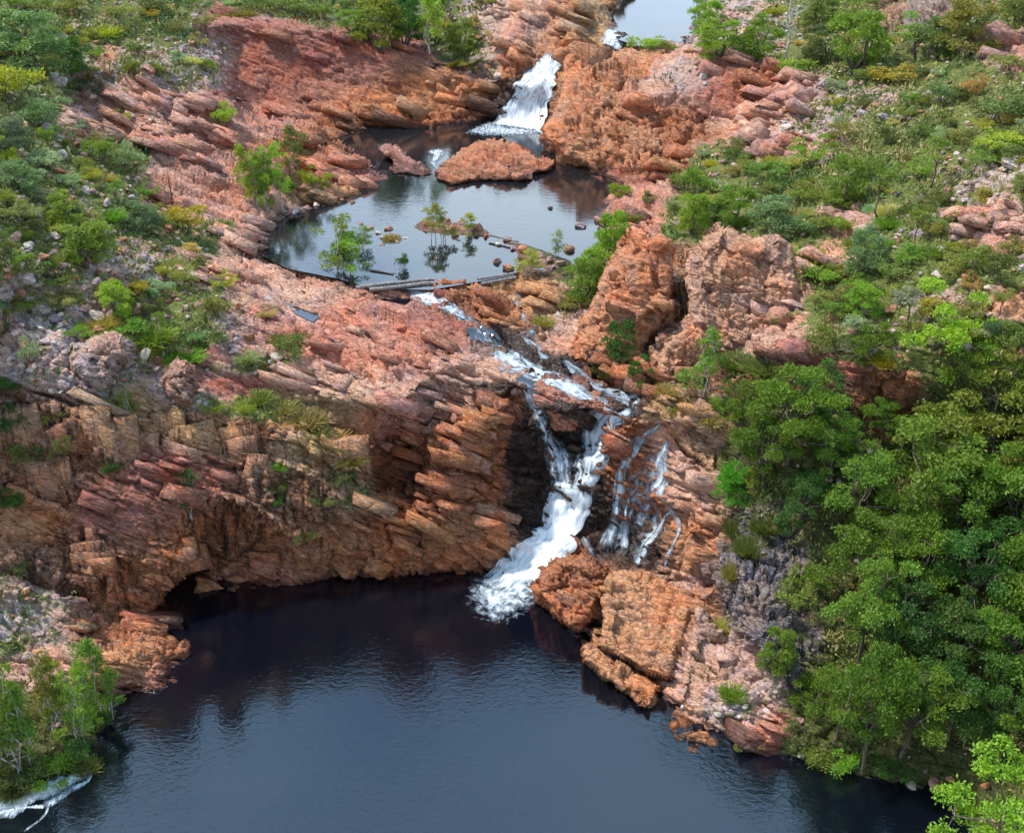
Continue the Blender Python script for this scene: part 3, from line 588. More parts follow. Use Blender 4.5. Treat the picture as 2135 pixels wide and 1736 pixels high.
# broken ledges and joint blocks of the same bedrock, set in the bedding
def ledge_blocks(n, seed):
    r = np.random.default_rng(seed)
    area = np.linalg.norm(np.cross(np.gradient(P1, axis=1), np.gradient(P1, axis=0)), axis=-1).ravel()
    vis = ((PXg > -120) & (PXg < 2280) & (PYg > -30) & (PYg < 1700)).ravel()
    w = np.clip(A_BED*.8+A_BLK*1.1+A_COL*.5-A_VEG*.9-A_RUB*.4, .0, 1.2)*np.where(lum > .10, 1., .55)*(near < .12)*vis*np.clip(area, 0, .02)
    pat = np.clip(fbm(FLAT*.42, 3, 501)*3.4+.25, 0, 1); w = w*pat
    for (mx, my, ra, rb, k_) in ((700, 160, 300, 110, .94), (470, 1130, 110, 95, .95), (350, 1225, 70, 60, .9), (300, 1120, 420, 130, .65), (650, 1130, 200, 90, .5), (1360, 225, 250, 150, .97), (1560, 620, 120, 150, .5), (1400, 1370, 230, 240, .92), (1620, 1270, 110, 170, .8), (700, 690, 200, 60, .5), (740, 770, 270, 110, .72), (600, 950, 160, 60, .5)):
        w = w*(1-k_*np.exp(-(((PXg-mx)/ra)**2+((PYg-my)/rb)**2)**2).ravel())
    for pl in (PUD[0]+PUD[0][:1], PUD[1]+PUD[1][:1], [(1262, 60), (1276, 90), (1300, 70)], [(1160, 104), (1172, 170), (1150, 230)], [(1070, 190), (1050, 240)], [(1160, 104), (1150, 118), (1122, 170), (1094, 220), (1076, 270)], [(850, 598), (946, 643), (1020, 700), (1070, 748), (1179, 789), (1290, 846), (1252, 888), (1224, 980), (1190, 1050)], [(1078, 600), (1112, 690), (1195, 762), (1326, 828), (1300, 850)], [(1099, 790), (1097, 850), (1156, 930), (1172, 1040), (1130, 1155), (1040, 1230)], [(1370, 900), (1317, 968), (1288, 1067), (1256, 1140)], [(1388, 926), (1366, 1015), (1310, 1070), (1288, 1141)], [(1384, 1040), (1404, 1125), (1330, 1150)]):
        w = w*sstep(20, 50, line_dist(PXg.ravel(), PYg.ravel(), pl))
    idx = r.choice(len(w), n, p=w/w.sum()); Pc = P1.reshape(-1, 3)[idx]; Nc = N0.reshape(-1, 3)[idx]
    g = np.array([(x, y, z) for x in (-1, 0, 1) for y in (-1, 0, 1) for z in (-1, 0, 1) if (x, y, z) != (0, 0, 0)], float)
    ix = {tuple(v.astype(int)): i for i, v in enumerate(g)}; fq = []
    for ax in range(3):
        o1, o2 = [a for a in range(3) if a != ax]
        for s in (-1, 1):
            for u in (-1, 0):
                for v in (-1, 0):
                    q = []
                    for du, dv in ((0, 0), (1, 0), (1, 1), (0, 1)):
                        p = [0, 0, 0]; p[ax] = s; p[o1] = u+du; p[o2] = v+dv; q.append(ix[tuple(p)])
                    if (s > 0) == (ax == 1): q = q[::-1]
                    fq.append(q)
    fq = np.array(fq)
    m = len(g); sc = 1+.45*sstep(62, 100, Pc[:, 1]); base = r.uniform(.0, 1, n)**3.5*2.0+.24
    Ls = np.stack([base*r.uniform(.60, 1.30, n), base*r.uniform(.50, 1., n), base*r.uniform(.15, .40, n)], 1)*sc[:, None]*.62
    colm = (A_COL[idx] > .33)[:, None, None]
    F0 = np.stack([BU, BV, BEDN]); F1 = np.array([[0, .1, 1.], [1, .1, 0], [.1, -1, .1]]); F1 /= np.linalg.norm(F1, axis=1, keepdims=True)
    Fr = np.where(colm, F1[None], F0[None])+r.normal(0, .09, (n, 3, 3))
    cn_ = np.array([(x, y, z) for x in (-1, 1) for y in (-1, 1) for z in (-1, 1)], float)
    cj = cn_[None]*(1+r.uniform(-.38, .10, (n, 8, 3)))
    W8 = np.prod(.5*(1+g[:, None, :]*cn_[None]), -1)
    V = np.einsum('mk,nkj->nmj', W8, cj)+r.normal(0, .022, (n, m, 3))
    V = np.einsum('nmk,nk,nkj->nmj', V, Ls, Fr)+(Pc+Nc*(Ls[:, 2:3]*r.uniform(-.6, .35, (n, 1))))[:, None]
    t = TINT[idx]*r.uniform(.86, 1.22, (n, 1)); cr = (r.uniform(0, 1, n) < .10)[:, None]; t = np.where(cr, t*.75+np.array([.14, .095, .07]), t)+r.normal(0, .006, (n, 3)); t = np.clip(t, .02, .8)
    rep = lambda x: np.repeat(x, m, 0)
    return mesh_np('rock_ledges', V.reshape(-1, 3), (fq[None]+(np.arange(n)*m)[:, None, None]).reshape(-1, 4), MAT_LAND, smooth=False, attrs={
        'tint': ('POINT', 'FLOAT_COLOR', rep(np.concatenate([t, np.ones((n, 1))], 1))), 'columns': ('POINT', 'FLOAT', rep(A_COL[idx])), 'plants': ('POINT', 'FLOAT', np.zeros(n*m)), 'wet': ('POINT', 'FLOAT', rep(wet[idx]))})
tag(ledge_blocks(2700, 3), kind='structure')

# far country around and under the surveyed land
a = np.linspace(0, 2*np.pi, 65)[:-1]
ring = [(r*np.sin(t), 60+r*np.cos(t), z) for r, z in ((5, -6), (45, -6), (140, 12), (400, 26), (1500, 60), (4000, 90)) for t in a]
rf = [(i*64+j, (i+1)*64+j, (i+1)*64+(j+1) % 64, i*64+(j+1) % 64) for i in range(5) for j in range(64)]
ring = np.array(ring, float)
ring[:, 2] += np.where(np.hypot(ring[:, 0], ring[:, 1]-60) > 100, 3*vnoise(ring*.02, 5), 0)
ring[:, 2] = np.where(ring[:, 1] < 30, np.where(np.hypot(ring[:, 0], ring[:, 1]-60) < 600, -6, ring[:, 2]), ring[:, 2])
mo, nt = newmat('bushland'); k = NT(nt); pos = k.n('ShaderNodeNewGeometry').outputs['Position']
bs = k.n('ShaderNodeBsdfPrincipled', i_Roughness=.95); k.l(k.mix(k.ramp(k.noise(pos, .25, 6, .7), .4, .6), C4(.05, .065, .02), C4(.22, .14, .09)), bs.inputs['Base Color'])
k.l(bs.outputs[0], k.n('ShaderNodeOutputMaterial').inputs[0])
tag(mesh_np('ground', ring, rf, mo), kind='structure')

# ------------------------------------------------------------------ water
def water_material(name, deep, rip, ripscale, rough, ior_level=.5):
    m, nt = newmat(name); k = NT(nt)
    pos = k.n('ShaderNodeNewGeometry').outputs['Position']
    w1 = k.noise(k.mapping(pos, (1., 1.55, 1.)), ripscale, 3, .5, .6)
    w2 = k.noise(k.mapping(pos, (1., 1.9, 1.), (0, 0, .5)), ripscale*2.6, 2, .5, .3)
    amp = k.ramp(k.noise(pos, .11, 2, .5), .38, .64, .35, 1.)
    h = k.math('MULTIPLY', k.math('ADD', w1, k.math('MULTIPLY', w2, .4)), amp)
    bp = k.n('ShaderNodeBump'); bp.inputs['Strength'].default_value = 1.; bp.inputs['Distance'].default_value = rip; k.l(h, bp.inputs['Height'])
    bs = k.n('ShaderNodeBsdfPrincipled'); bs.inputs['Base Color'].default_value = C4(*deep); bs.inputs['Roughness'].default_value = rough
    bs.inputs['IOR'].default_value = ior_level
    k.l(bp.outputs[0], bs.inputs['Normal'])
    k.l(bs.outputs[0], k.n('ShaderNodeOutputMaterial').inputs[0])
    return m
MAT_LOW = water_material('plunge_pool_water', (.002, .003, .006), .020, 2.6, .03, 1.8)
MAT_TOP = water_material('topmost_pool_water', (.004, .006, .008), .012, 2.0, .03, 1.36)
MAT_MID = water_material('upper_pool_water', (.006, .008, .010), .008, 2.0, .02, 2.0)
def sheet(name, poly, z, mat, n=1):
    V = [unproj(px, py, z) for px, py in poly]
    me = bpy.data.meshes.new(name); me.from_pydata(V, [], [list(range(len(V)))]); me.materials.append(mat)
    me.update(); o = bpy.data.objects.new(name, me); COL.objects.link(o); return o
w = sheet('water', [(-500, 2230), (-540, 1640), (-100, 1590), (150, 1450), (330, 1210), (560, 1170), (800, 1170), (1050, 1150), (1300, 1200), (1480, 1350), (1660, 1480), (1900, 1560), (2200, 1640), (2600, 1900), (2650, 2230)], 0., MAT_LOW)
tag(w, kind='structure')
w = sheet('water', [(540, 470), (590, 430), (690, 395), (815, 372), (760, 345), (660, 285), (690, 262), (830, 255), (1000, 244), (1030, 235), (1140, 255), (1160, 300), (1180, 325), (1300, 365), (1300, 410), (1270, 460), (1260, 500), (1214, 566), (1112, 562), (1086, 546), (1072, 574), (900, 604), (780, 602), (700, 580), (600, 560), (540, 530)], 11., MAT_MID)
tag(w, kind='structure')
w = sheet('water', [(1286, 82), (1274, 40), (1284, -30), (1380, -60), (1480, -30), (1490, 30), (1460, 75), (1400, 100), (1330, 96)], 17., MAT_TOP)
tag(w, kind='structure')

# ------------------------------------------------------------------ light: overcast-bright day, soft sun from the left behind the drone
SUN_EL, SUN_AZ = math.radians(60), math.radians(-78)     # azimuth from +Y, clockwise
sd = Vector((math.sin(SUN_AZ)*math.cos(SUN_EL), math.cos(SUN_AZ)*math.cos(SUN_EL), math.sin(SUN_EL)))
sun = bpy.data.lights.new('sun', 'SUN'); sun.energy = 4.0; sun.angle = math.radians(5); sun.color = (1., .96, .90)
so = bpy.data.objects.new('sun', sun); COL.objects.link(so); so.rotation_euler = (-sd).to_track_quat('-Z', 'Y').to_euler(); so.location = (-40, 0, 90)
wd = bpy.data.worlds.new('World'); SC.world = wd; wd.use_nodes = True
nt = wd.node_tree; nt.nodes.clear(); k = NT(nt)
sky = k.n('ShaderNodeTexSky', sky_type='NISHITA'); sky.sun_disc = False; sky.sun_elevation = SUN_EL; sky.sun_rotation = SUN_AZ
sky.air_density = 1.0; sky.dust_density = 1.5; sky.ozone_density = 1.0
gd = k.n('ShaderNodeTexCoord').outputs['Generated']
cn = k.noise(k.mapping(gd, (1., 1., 2.2)), 2.6, 5, .55, .4)
sx = k.n('ShaderNodeSeparateXYZ'); k.l(gd, sx.inputs[0])
cl = k.mix(k.ramp(sx.outputs[2], .28, .58), C4(13.0, 15.4, 17.6), C4(5.0, 8.0, 11.4))
cl = k.mix(k.ramp(cn, .35, .65), k.mix(1., cl, C4(.62, .72, .86), 'MULTIPLY'), cl)
cl = k.mix(k.ramp(sx.outputs[1], -.5, .5, .45, 0.), cl, C4(3.6, 4.4, 5.4))
bg = k.n('ShaderNodeBackground'); bg.inputs[1].default_value = .112
k.l(k.mix(k.ramp(cn, .25, .5, .55, .95), sky.outputs[0], cl), bg.inputs[0]); k.l(bg.outputs[0], k.n('ShaderNodeOutputWorld').inputs[0])
SC.view_settings.view_transform = 'Standard'; SC.view_settings.look = 'None'; SC.view_settings.exposure = 0.66; SC.view_settings.gamma = 1
SC.view_settings.use_curve_mapping = False
SC.cycles.max_bounces = 6; SC.cycles.diffuse_bounces = 3; SC.cycles.glossy_bounces = 3; SC.cycles.transparent_max_bounces = 24; SC.cycles.transmission_bounces = 2
SC.cycles.use_denoising = True; SC.cycles.use_adaptive_sampling = True; SC.cycles.adaptive_threshold = .035
# ------------------------------------------------------------------ names of places, used to say which thing is which
PLACES = [('the upper waterfall', 1100, 195), ('the main waterfall', 1175, 1000), ('the thin side cascade', 1345, 1040), ('the rock island', 1030, 335),
 ('the left rock pinnacle', 1310, 590), ('the broad right pinnacle', 1560, 600), ('the dead white tree', 1641, 70), ('the cave', 470, 1150),
 ('the perched boulder', 205, 765), ('the topmost pool', 1380, 40), ('the smooth red hump', 680, 150), ('the red bluff', 1310, 240),
 ('the dark hollow in the gorge', 835, 985), ('the pale foam streak', 95, 1660), ('the split slabs', 1340, 1290), ('the rock puddle', 632, 645),
 ('the sapling stand', 560, 390), ('the lone thin-trunked tree', 1826, 400), ('the blue-green corner tree', 62, 85), ('the bright round bush', 245, 618),
 ('the bare leaning trunk', 1960, 760), ('the grey striated wall', 1620, 1300), ('the cliff crack', 330, 918), ('the driftwood logs', 860, 590),
 ('the orange dome boulder', 2105, 630), ('the vivid green bush', 1685, 1020), ('the pale rock ramp', 1730, 540), ('the upper left strata ledges', 330, 270), ('the cliff nose', 320, 1210), ('the foreground treetop', 2050, 1690)]
NAMED = []      # (object, phrase, px, py, category)
def describe(o, phrase, cat, px, py, group=None, full=None):
    o['category'] = cat
    if group: o['group'] = group
    if full: o['label'] = full
    else: NAMED.append((o, phrase, px, py))
def finish_labels():
    used = {}
    for o, ph, px, py in NAMED:
        best = sorted(PLACES, key=lambda q: math.hypot(q[1]-px, q[2]-py))
        nm, qx, qy = next(b for b in best if math.hypot(b[1]-px, b[2]-py) > 18)
        dx, dy = px-qx, py-qy; d = math.hypot(dx, dy)
        if abs(dx) > 2.2*abs(dy): rel = 'right of' if dx > 0 else 'left of'
        elif abs(dy) > 2.2*abs(dx): rel = 'below' if dy > 0 else 'above'
        else: rel = ('lower ' if dy > 0 else 'upper ') + ('right of' if dx > 0 else 'left of')
        used.setdefault((ph, rel, nm), []).append((d, o))
    ORD = ['nearest', 'second', 'third', 'fourth', 'fifth', 'sixth', 'seventh', 'eighth', 'ninth', 'tenth', 'eleventh', 'twelfth', 'thirteenth', 'fourteenth', 'fifteenth']
    for (ph, rel, nm), lst in used.items():
        lst.sort(key=lambda q: q[0])
        for i, (d, o) in enumerate(lst):
            r = rel if not rel.startswith(('lower', 'upper')) else ('below and ' if rel.startswith('lower') else 'above and ')+rel[6:]
            if len(lst) == 1: o['label'] = f'{ph} {r} {nm}'
            else: o['label'] = (f'{ph} nearest {r} {nm}' if i == 0 else f'{ph}, {ORD[min(i, 14)]} out {r} {nm}')

# ------------------------------------------------------------------ solid rocks from their outline, with a distance, a bulge and a thick back
def seg_dist(px, py, poly):
    d = np.full(px.shape, 1e9)
    for i in range(len(poly)):
        x0, y0 = poly[i]; x1, y1 = poly[(i+1) % len(poly)]
        vx, vy = x1-x0, y1-y0; L2 = vx*vx+vy*vy+1e-9
        t = np.clip(((px-x0)*vx+(py-y0)*vy)/L2, 0, 1)
        d = np.minimum(d, np.hypot(px-x0-t*vx, py-y0-t*vy))
    return d
def solid_rock(name, poly, ya, yb, bulge, thick, rnd, colour, amp=(.14, .30, .15, 0.), kx=0., step=2.4, wetz=None, extra=None, parent=None, jit=1., big=.35):
    xs = [p[0] for p in poly]; ys = [p[1] for p in poly]
    gx = np.arange(min(xs)-step, max(xs)+2*step, step); gy = np.arange(min(ys)-step, max(ys)+2*step, step)
    X, Yy = np.meshgrid(gx, gy)
    Xn = X + jit*3*vnoise(np.stack([X.ravel()*.05, Yy.ravel()*.05, X.ravel()*0], 1), 9).reshape(X.shape) + jit*2*vnoise(np.stack([X.ravel()*.16, Yy.ravel()*.16, X.ravel()*0], 1), 19).reshape(X.shape)
    Yn = Yy + jit*3*vnoise(np.stack([X.ravel()*.05, Yy.ravel()*.05, X.ravel()*0+4], 1), 10).reshape(X.shape)
    m = inside(Xn, Yn, poly)
    e = np.where(m, np.minimum(seg_dist(Xn, Yn, poly)/rnd, 1), 0)
    pr = 1-(1-e)**2.2
    f = (Yy-min(ys))/(max(ys)-min(ys))
    yb_ = ya + (yb-ya)*f + kx*(X-np.mean(xs))
    if extra is not None: yb_ = yb_ + extra(X, Yy)
    dx, dy, dz = ray(X, Yy)
    def pts(yy):
        t = yy/dy; return np.stack([dx*t, yy, H+dz*t], -1)
    Pf = pts(yb_-bulge*pr); Pb = pts(yb_+.02+thick*pr); Pb[..., 2] -= .35*thick*pr
    out = []
    V = []; Fq = []
    used = m.copy()
    ids_f = np.full(m.shape, -1); ids_f[m] = np.arange(m.sum()); ids_b = np.full(m.shape, -1); ids_b[m] = m.sum()+np.arange(m.sum())
    q = m[:-1, :-1] & m[1:, :-1] & m[1:, 1:] & m[:-1, 1:]
    J, I = np.nonzero(q)
    Ff = np.stack([ids_f[J, I], ids_f[J+1, I], ids_f[J+1, I+1], ids_f[J, I+1]], 1)
    Fb = np.stack([ids_b[J, I], ids_b[J, I+1], ids_b[J+1, I+1], ids_b[J+1, I]], 1)
    # rim faces
    Fr = []
    edges = {}
    for a, b in ((0, 1), (1, 2), (2, 3), (3, 0)):
        for u, v in zip(Ff[:, a], Ff[:, b]): edges[(u, v)] = 1
    off = m.sum()
    for (u, v) in edges:
        if (v, u) not in edges: Fr.append((v, u, u+off, v+off))
    Vv = np.concatenate([Pf[m], Pb[m]]); N = normals(Pf)
    Nf = N[m]; Nb = -Nf
    R = combine(relief(Vv), *[np.full(len(Vv), a) for a in amp])
    R = R + big*(facets(Vv*np.array([.42, .42, .30]), 611, 1.6)[0]+.4*facets(Vv*.95, 621, 1.5)[0])
    w = np.concatenate([.12+.88*pr[m], .12+.88*pr[m]])
    Vv = Vv + np.concatenate([Nf, Nb])*(R*w)[:, None]
    Fa = np.concatenate([Ff, Fb, np.array(Fr, int).reshape(-1, 4)])
    c = Vv.mean(0); base = Vv[:, 2].min(); c = np.array([c[0], c[1], base])
    wt = np.zeros(len(Vv))
    if wetz is not None: wt = 1-sstep(.12, .45, Vv[:, 2]-wetz+.15*vnoise(Vv*2, 3))
    # drop unused
    keep = np.zeros(len(Vv), bool); keep[Fa.ravel()] = True; re = np.cumsum(keep)-1
    o = mesh_np(name, Vv[keep]-c, re[Fa], MAT_ROCK, attrs={'wet': ('POINT', 'FLOAT', wt[keep])}, parent=parent)
    o.location = c; o.color = (*colour, 1)
    return o
def rock(name, label, cat, *a, group=None, **kw):
    return tag(solid_rock(name, *a, **kw), label, cat, group)

OR, RU, PA, GO, BR, MV = (.52, .235, .105), (.47, .20, .095), (.50, .30, .19), (.38, .14, .06), (.34, .14, .075), (.42, .31, .26)
rock('rock_pinnacle', 'orange jointed rock pinnacle leaning over the pool outlet, left of its broader twin', 'rock pinnacle',
     [(1319, 472), (1340, 479), (1356, 486), (1383, 488), (1408, 511), (1403, 544), (1400, 628), (1380, 672), (1357, 704), (1330, 760), (1297, 800), (1240, 780), (1184, 752), (1200, 719), (1222, 660), (1235, 625), (1257, 571), (1280, 540), (1289, 520), (1303, 492)],
     63.2, 57.8, .9, 2.6, 34, RU, (.16, .19, .12, 0), -.004, big=1.1, group='twin rock pinnacles')
rock('rock_pinnacle', 'broad craggy red and orange rock pinnacle with ribbed right flank', 'rock pinnacle',
     [(1494, 465), (1478, 484), (1456, 506), (1437, 520), (1430, 548), (1433, 600), (1434, 652), (1410, 682), (1376, 715), (1352, 740), (1356, 790), (1372, 836), (1437, 888), (1470, 870), (1470, 815), (1492, 760), (1572, 756), (1666, 764), (1695, 756), (1692, 665), (1680, 584), (1653, 514), (1622, 490), (1599, 486), (1570, 492), (1542, 482), (1520, 468)],
     62.0, 56.2, 1.0, 3.0, 40, (.52, .27, .16), (.16, .17, .18, 0), .003, big=1.1, group='twin rock pinnacles')
rock('rock_dome', 'massive rounded orange rock dome with dark fissures beside the upper waterfall', 'rock dome',
     [(1172, 130), (1184, 112), (1216, 102), (1260, 104), (1320, 106), (1380, 98), (1430, 104), (1490, 116), (1545, 132), (1590, 155), (1606, 178), (1566, 200), (1534, 230), (1494, 258), (1474, 290), (1446, 326), (1408, 352), (1352, 368), (1300, 362), (1240, 350), (1184, 326), (1140, 290), (1132, 262), (1152, 240), (1168, 200)],
     97.6, 85.2, 1.5, 5.0, 56, (.47, .205, .095), (.16, .18, .28, 0), big=.7, extra=lambda X, Yy: -.9*np.exp(-(((X-1350)/55)**2+((Yy-280)/60)**2))+1.3*np.exp(-((Yy-235-.12*(X-1300))/10)**2)*(X > 1255)+1.2*np.exp(-(((X-1445)-.25*(Yy-250))/12)**2)*(Yy > 190))
rock('island_rock', 'low layered red rock island in midstream below the upper waterfall', 'rock',
     [(908, 352), (920, 338), (950, 318), (985, 298), (1028, 286), (1062, 292), (1090, 305), (1120, 322), (1164, 334), (1150, 348), (1112, 360), (1108, 376), (1060, 376), (1000, 378), (950, 384), (912, 376)],
     91.6, 83.4, .6, 2.5, 16, (.40, .16, .08), (.6, .22, .0, 0), wetz=11.)
rock('river_rock', 'ragged pinkish rock bar just left of the rock island', 'rock',
     [(786, 312), (800, 300), (824, 300), (842, 312), (862, 330), (892, 348), (908, 364), (880, 370), (850, 364), (826, 362), (812, 352), (822, 334), (800, 322)],
     90.0, 85.2, .4, 1.2, 12, (.33, .15, .11), (.3, .25, 0, 0), wetz=11.)
rock('boulder', 'large pale weathered boulder perched on the edge of the left cliff', 'boulder',
     [(148, 760), (160, 722), (186, 700), (222, 690), (262, 694), (278, 716), (270, 742), (246, 752), (244, 780), (226, 806), (202, 808), (170, 792)],
     54.2, 52.2, .9, 1.6, 26, MV, (.08, .42, 0, .1))
rock('boulder', 'small pinkish boulder on the left cliff top beside a ledge shadow', 'boulder',
     [(352, 772), (366, 752), (388, 752), (402, 770), (400, 800), (390, 836), (364, 838), (346, 812)], 53.6, 52.7, .6, 1.2, 16, (.36, .2, .14), (.06, .35, 0, .0))
rock('rock_slab', 'tilted orange sandstone slab right of the splash pool, cracks on two sides', 'rock slab',
     [(1262, 1212), (1290, 1192), (1340, 1188), (1400, 1222), (1444, 1240), (1438, 1290), (1420, 1350), (1398, 1418), (1350, 1402), (1300, 1374), (1244, 1346), (1256, 1318), (1262, 1270)],
     49.2, 43.0, .55, 2.4, 11, (.50, .235, .11), (.16, .20, 0, 0), .002, wetz=0., jit=.4, group='slabs split by joints beside the lower pool')
rock('rock_slab', 'narrow orange slab at the waterline, broken off along a straight crack', 'rock slab',
     [(1212, 1348), (1228, 1334), (1250, 1344), (1300, 1378), (1348, 1406), (1380, 1428), (1372, 1452), (1352, 1478), (1322, 1470), (1306, 1446), (1268, 1416), (1220, 1376)],
     45.6, 42.0, .45, 1.6, 9, OR, (.14, .22, 0, 0), wetz=0., jit=.5, group='slabs split by joints beside the lower pool')
rock('rock_slab', 'large pale pink slab with web of cracks, lowest on the right bank', 'rock slab',
     [(1450, 1262), (1480, 1280), (1530, 1326), (1560, 1352), (1580, 1400), (1640, 1460), (1660, 1530), (1640, 1562), (1560, 1560), (1480, 1530), (1440, 1490), (1408, 1462), (1420, 1400), (1440, 1330)],
     46.8, 40.2, .55, 2.2, 13, (.48, .27, .17), (.10, .30, 0, 0), .001, wetz=0., jit=.5, group='slabs split by joints beside the lower pool')
rock('rock_slab', 'rounded orange rock toe dipping into the lower pool, furthest downstream', 'rock slab',
     [(1392, 1512), (1410, 1494), (1436, 1496), (1470, 1520), (1510, 1548), (1552, 1566), (1512, 1584), (1450, 1578), (1420, 1556), (1394, 1534)],
     41.4, 39.4, .4, 1.4, 16, OR, (.10, .34, 0, 0), wetz=0., group='slabs split by joints beside the lower pool')
rock('rock_lump', 'dark rusty rough rock lump in the splash of the main waterfall', 'rock',
     [(1122, 1232), (1130, 1192), (1160, 1160), (1196, 1150), (1240, 1166), (1266, 1190), (1258, 1240), (1236, 1290), (1208, 1312), (1180, 1300), (1150, 1266)],
     50.6, 47.0, .6, 1.8, 24, GO, (.12, .5, 0, .1), wetz=0.)
rock('rock_lump', 'flat topped red rock splitting the river above the main waterfall', 'rock',
     [(1112, 800), (1122, 786), (1160, 786), (1220, 806), (1282, 838), (1290, 852), (1240, 864), (1190, 890), (1160, 884), (1134, 858), (1116, 832)],
     57.2, 54.6, .4, 1.6, 18, (.42, .17, .10), (.24, .34, 0, 0))
rock('rock_lump', 'long rusty rock bar at the lower end of the upper pool', 'rock',
     [(888, 590), (930, 580), (980, 584), (1030, 600), (1070, 630), (1102, 664), (1104, 690), (1072, 696), (1020, 682), (970, 652), (910, 622)],
     66.4, 61.6, .35, 1.4, 14, GO, (.26, .34, 0, 0))
rock('boulder', 'orange dome shaped boulder with pale cap near the right edge', 'boulder',
     [(2062, 672), (2066, 640), (2084, 612), (2100, 592), (2122, 596), (2140, 622), (2152, 668), (2110, 690)], 54.4, 53.2, .8, 1.6, 22, (.46, .18, .08), (.05, .32, .2, 0))
rock('rock_slab', 'square pale orange ledge beside the lip of the thin side cascade', 'rock slab',
     [(1342, 858), (1362, 850), (1420, 872), (1490, 900), (1500, 940), (1488, 990), (1440, 950), (1400, 915), (1380, 884)], 55.2, 51.8, .35, 1.4, 14, (.44, .25, .14), (.1, .34, 0, 0))
# darker stained ledge crag far right, top
rock('rock_outcrop', 'dark streaked square outcrop at the top edge between leafy trees', 'rock outcrop',
     [(1882, 70), (1886, 20), (1900, -6), (1960, -14), (2020, -8), (2050, 10), (2040, 40), (1990, 62), (1930, 76)], 98, 90, .8, 3, 26, (.27, .19, .155), (.2, .3, .5, 0))
# ------------------------------------------------------------------ white water
def foam_material(name, white, stretch, cover):
    m, nt = newmat(name); k = NT(nt)
    uv = k.n('ShaderNodeUVMap', uv_map='flow').outputs[0]
    den = k.n('ShaderNodeAttribute', attribute_name='cover').outputs['Fac']
    pos = k.n('ShaderNodeNewGeometry').outputs['Position']
    a = k.noise(k.mapping(uv, (5.5, stretch, 1)), 1.6, 5, .65, .5)
    b = k.noise(k.mapping(pos, (1, 1, .6)), 3.2, 4, .7, .3)
    s = k.math('ADD', k.math('MULTIPLY', a, .62), k.math('MULTIPLY', b, .38))
    x_ = k.math('ADD', k.math('MULTIPLY', k.math('SUBTRACT', s, .5), 3.0), k.math('MULTIPLY', den, cover))
    al = k.ramp(x_, .28, 1.12)
    bs = k.n('ShaderNodeBsdfPrincipled'); bs.inputs['Roughness'].default_value = .45
    k.l(k.mix(k.ramp(x_, .55, 1.5), C4(.24, .30, .35), C4(*white)), bs.inputs['Base Color'])
    bp = k.n('ShaderNodeBump'); bp.inputs['Strength'].default_value = .6; bp.inputs['Distance'].default_value = .12; k.l(s, bp.inputs['Height']); k.l(bp.outputs[0], bs.inputs['Normal'])
    tr = k.n('ShaderNodeBsdfTransparent'); mx = k.n('ShaderNodeMixShader'); k.l(al, mx.inputs[0]); k.l(tr.outputs[0], mx.inputs[1]); k.l(bs.outputs[0], mx.inputs[2])
    k.l(mx.outputs[0], k.n('ShaderNodeOutputMaterial').inputs[0]); return m
MAT_FALL = foam_material('falling_water', (.64, .66, .675), .40, .90)
MAT_FOAM = foam_material('surface_foam', (.64, .66, .68), .8, .98)
MAT_POOLFOAM = foam_material('pool_foam', (.66, .68, .70), 4.5, .92)
Psm = np.stack([blur(P1[..., i], 2.5) for i in range(3)], -1)
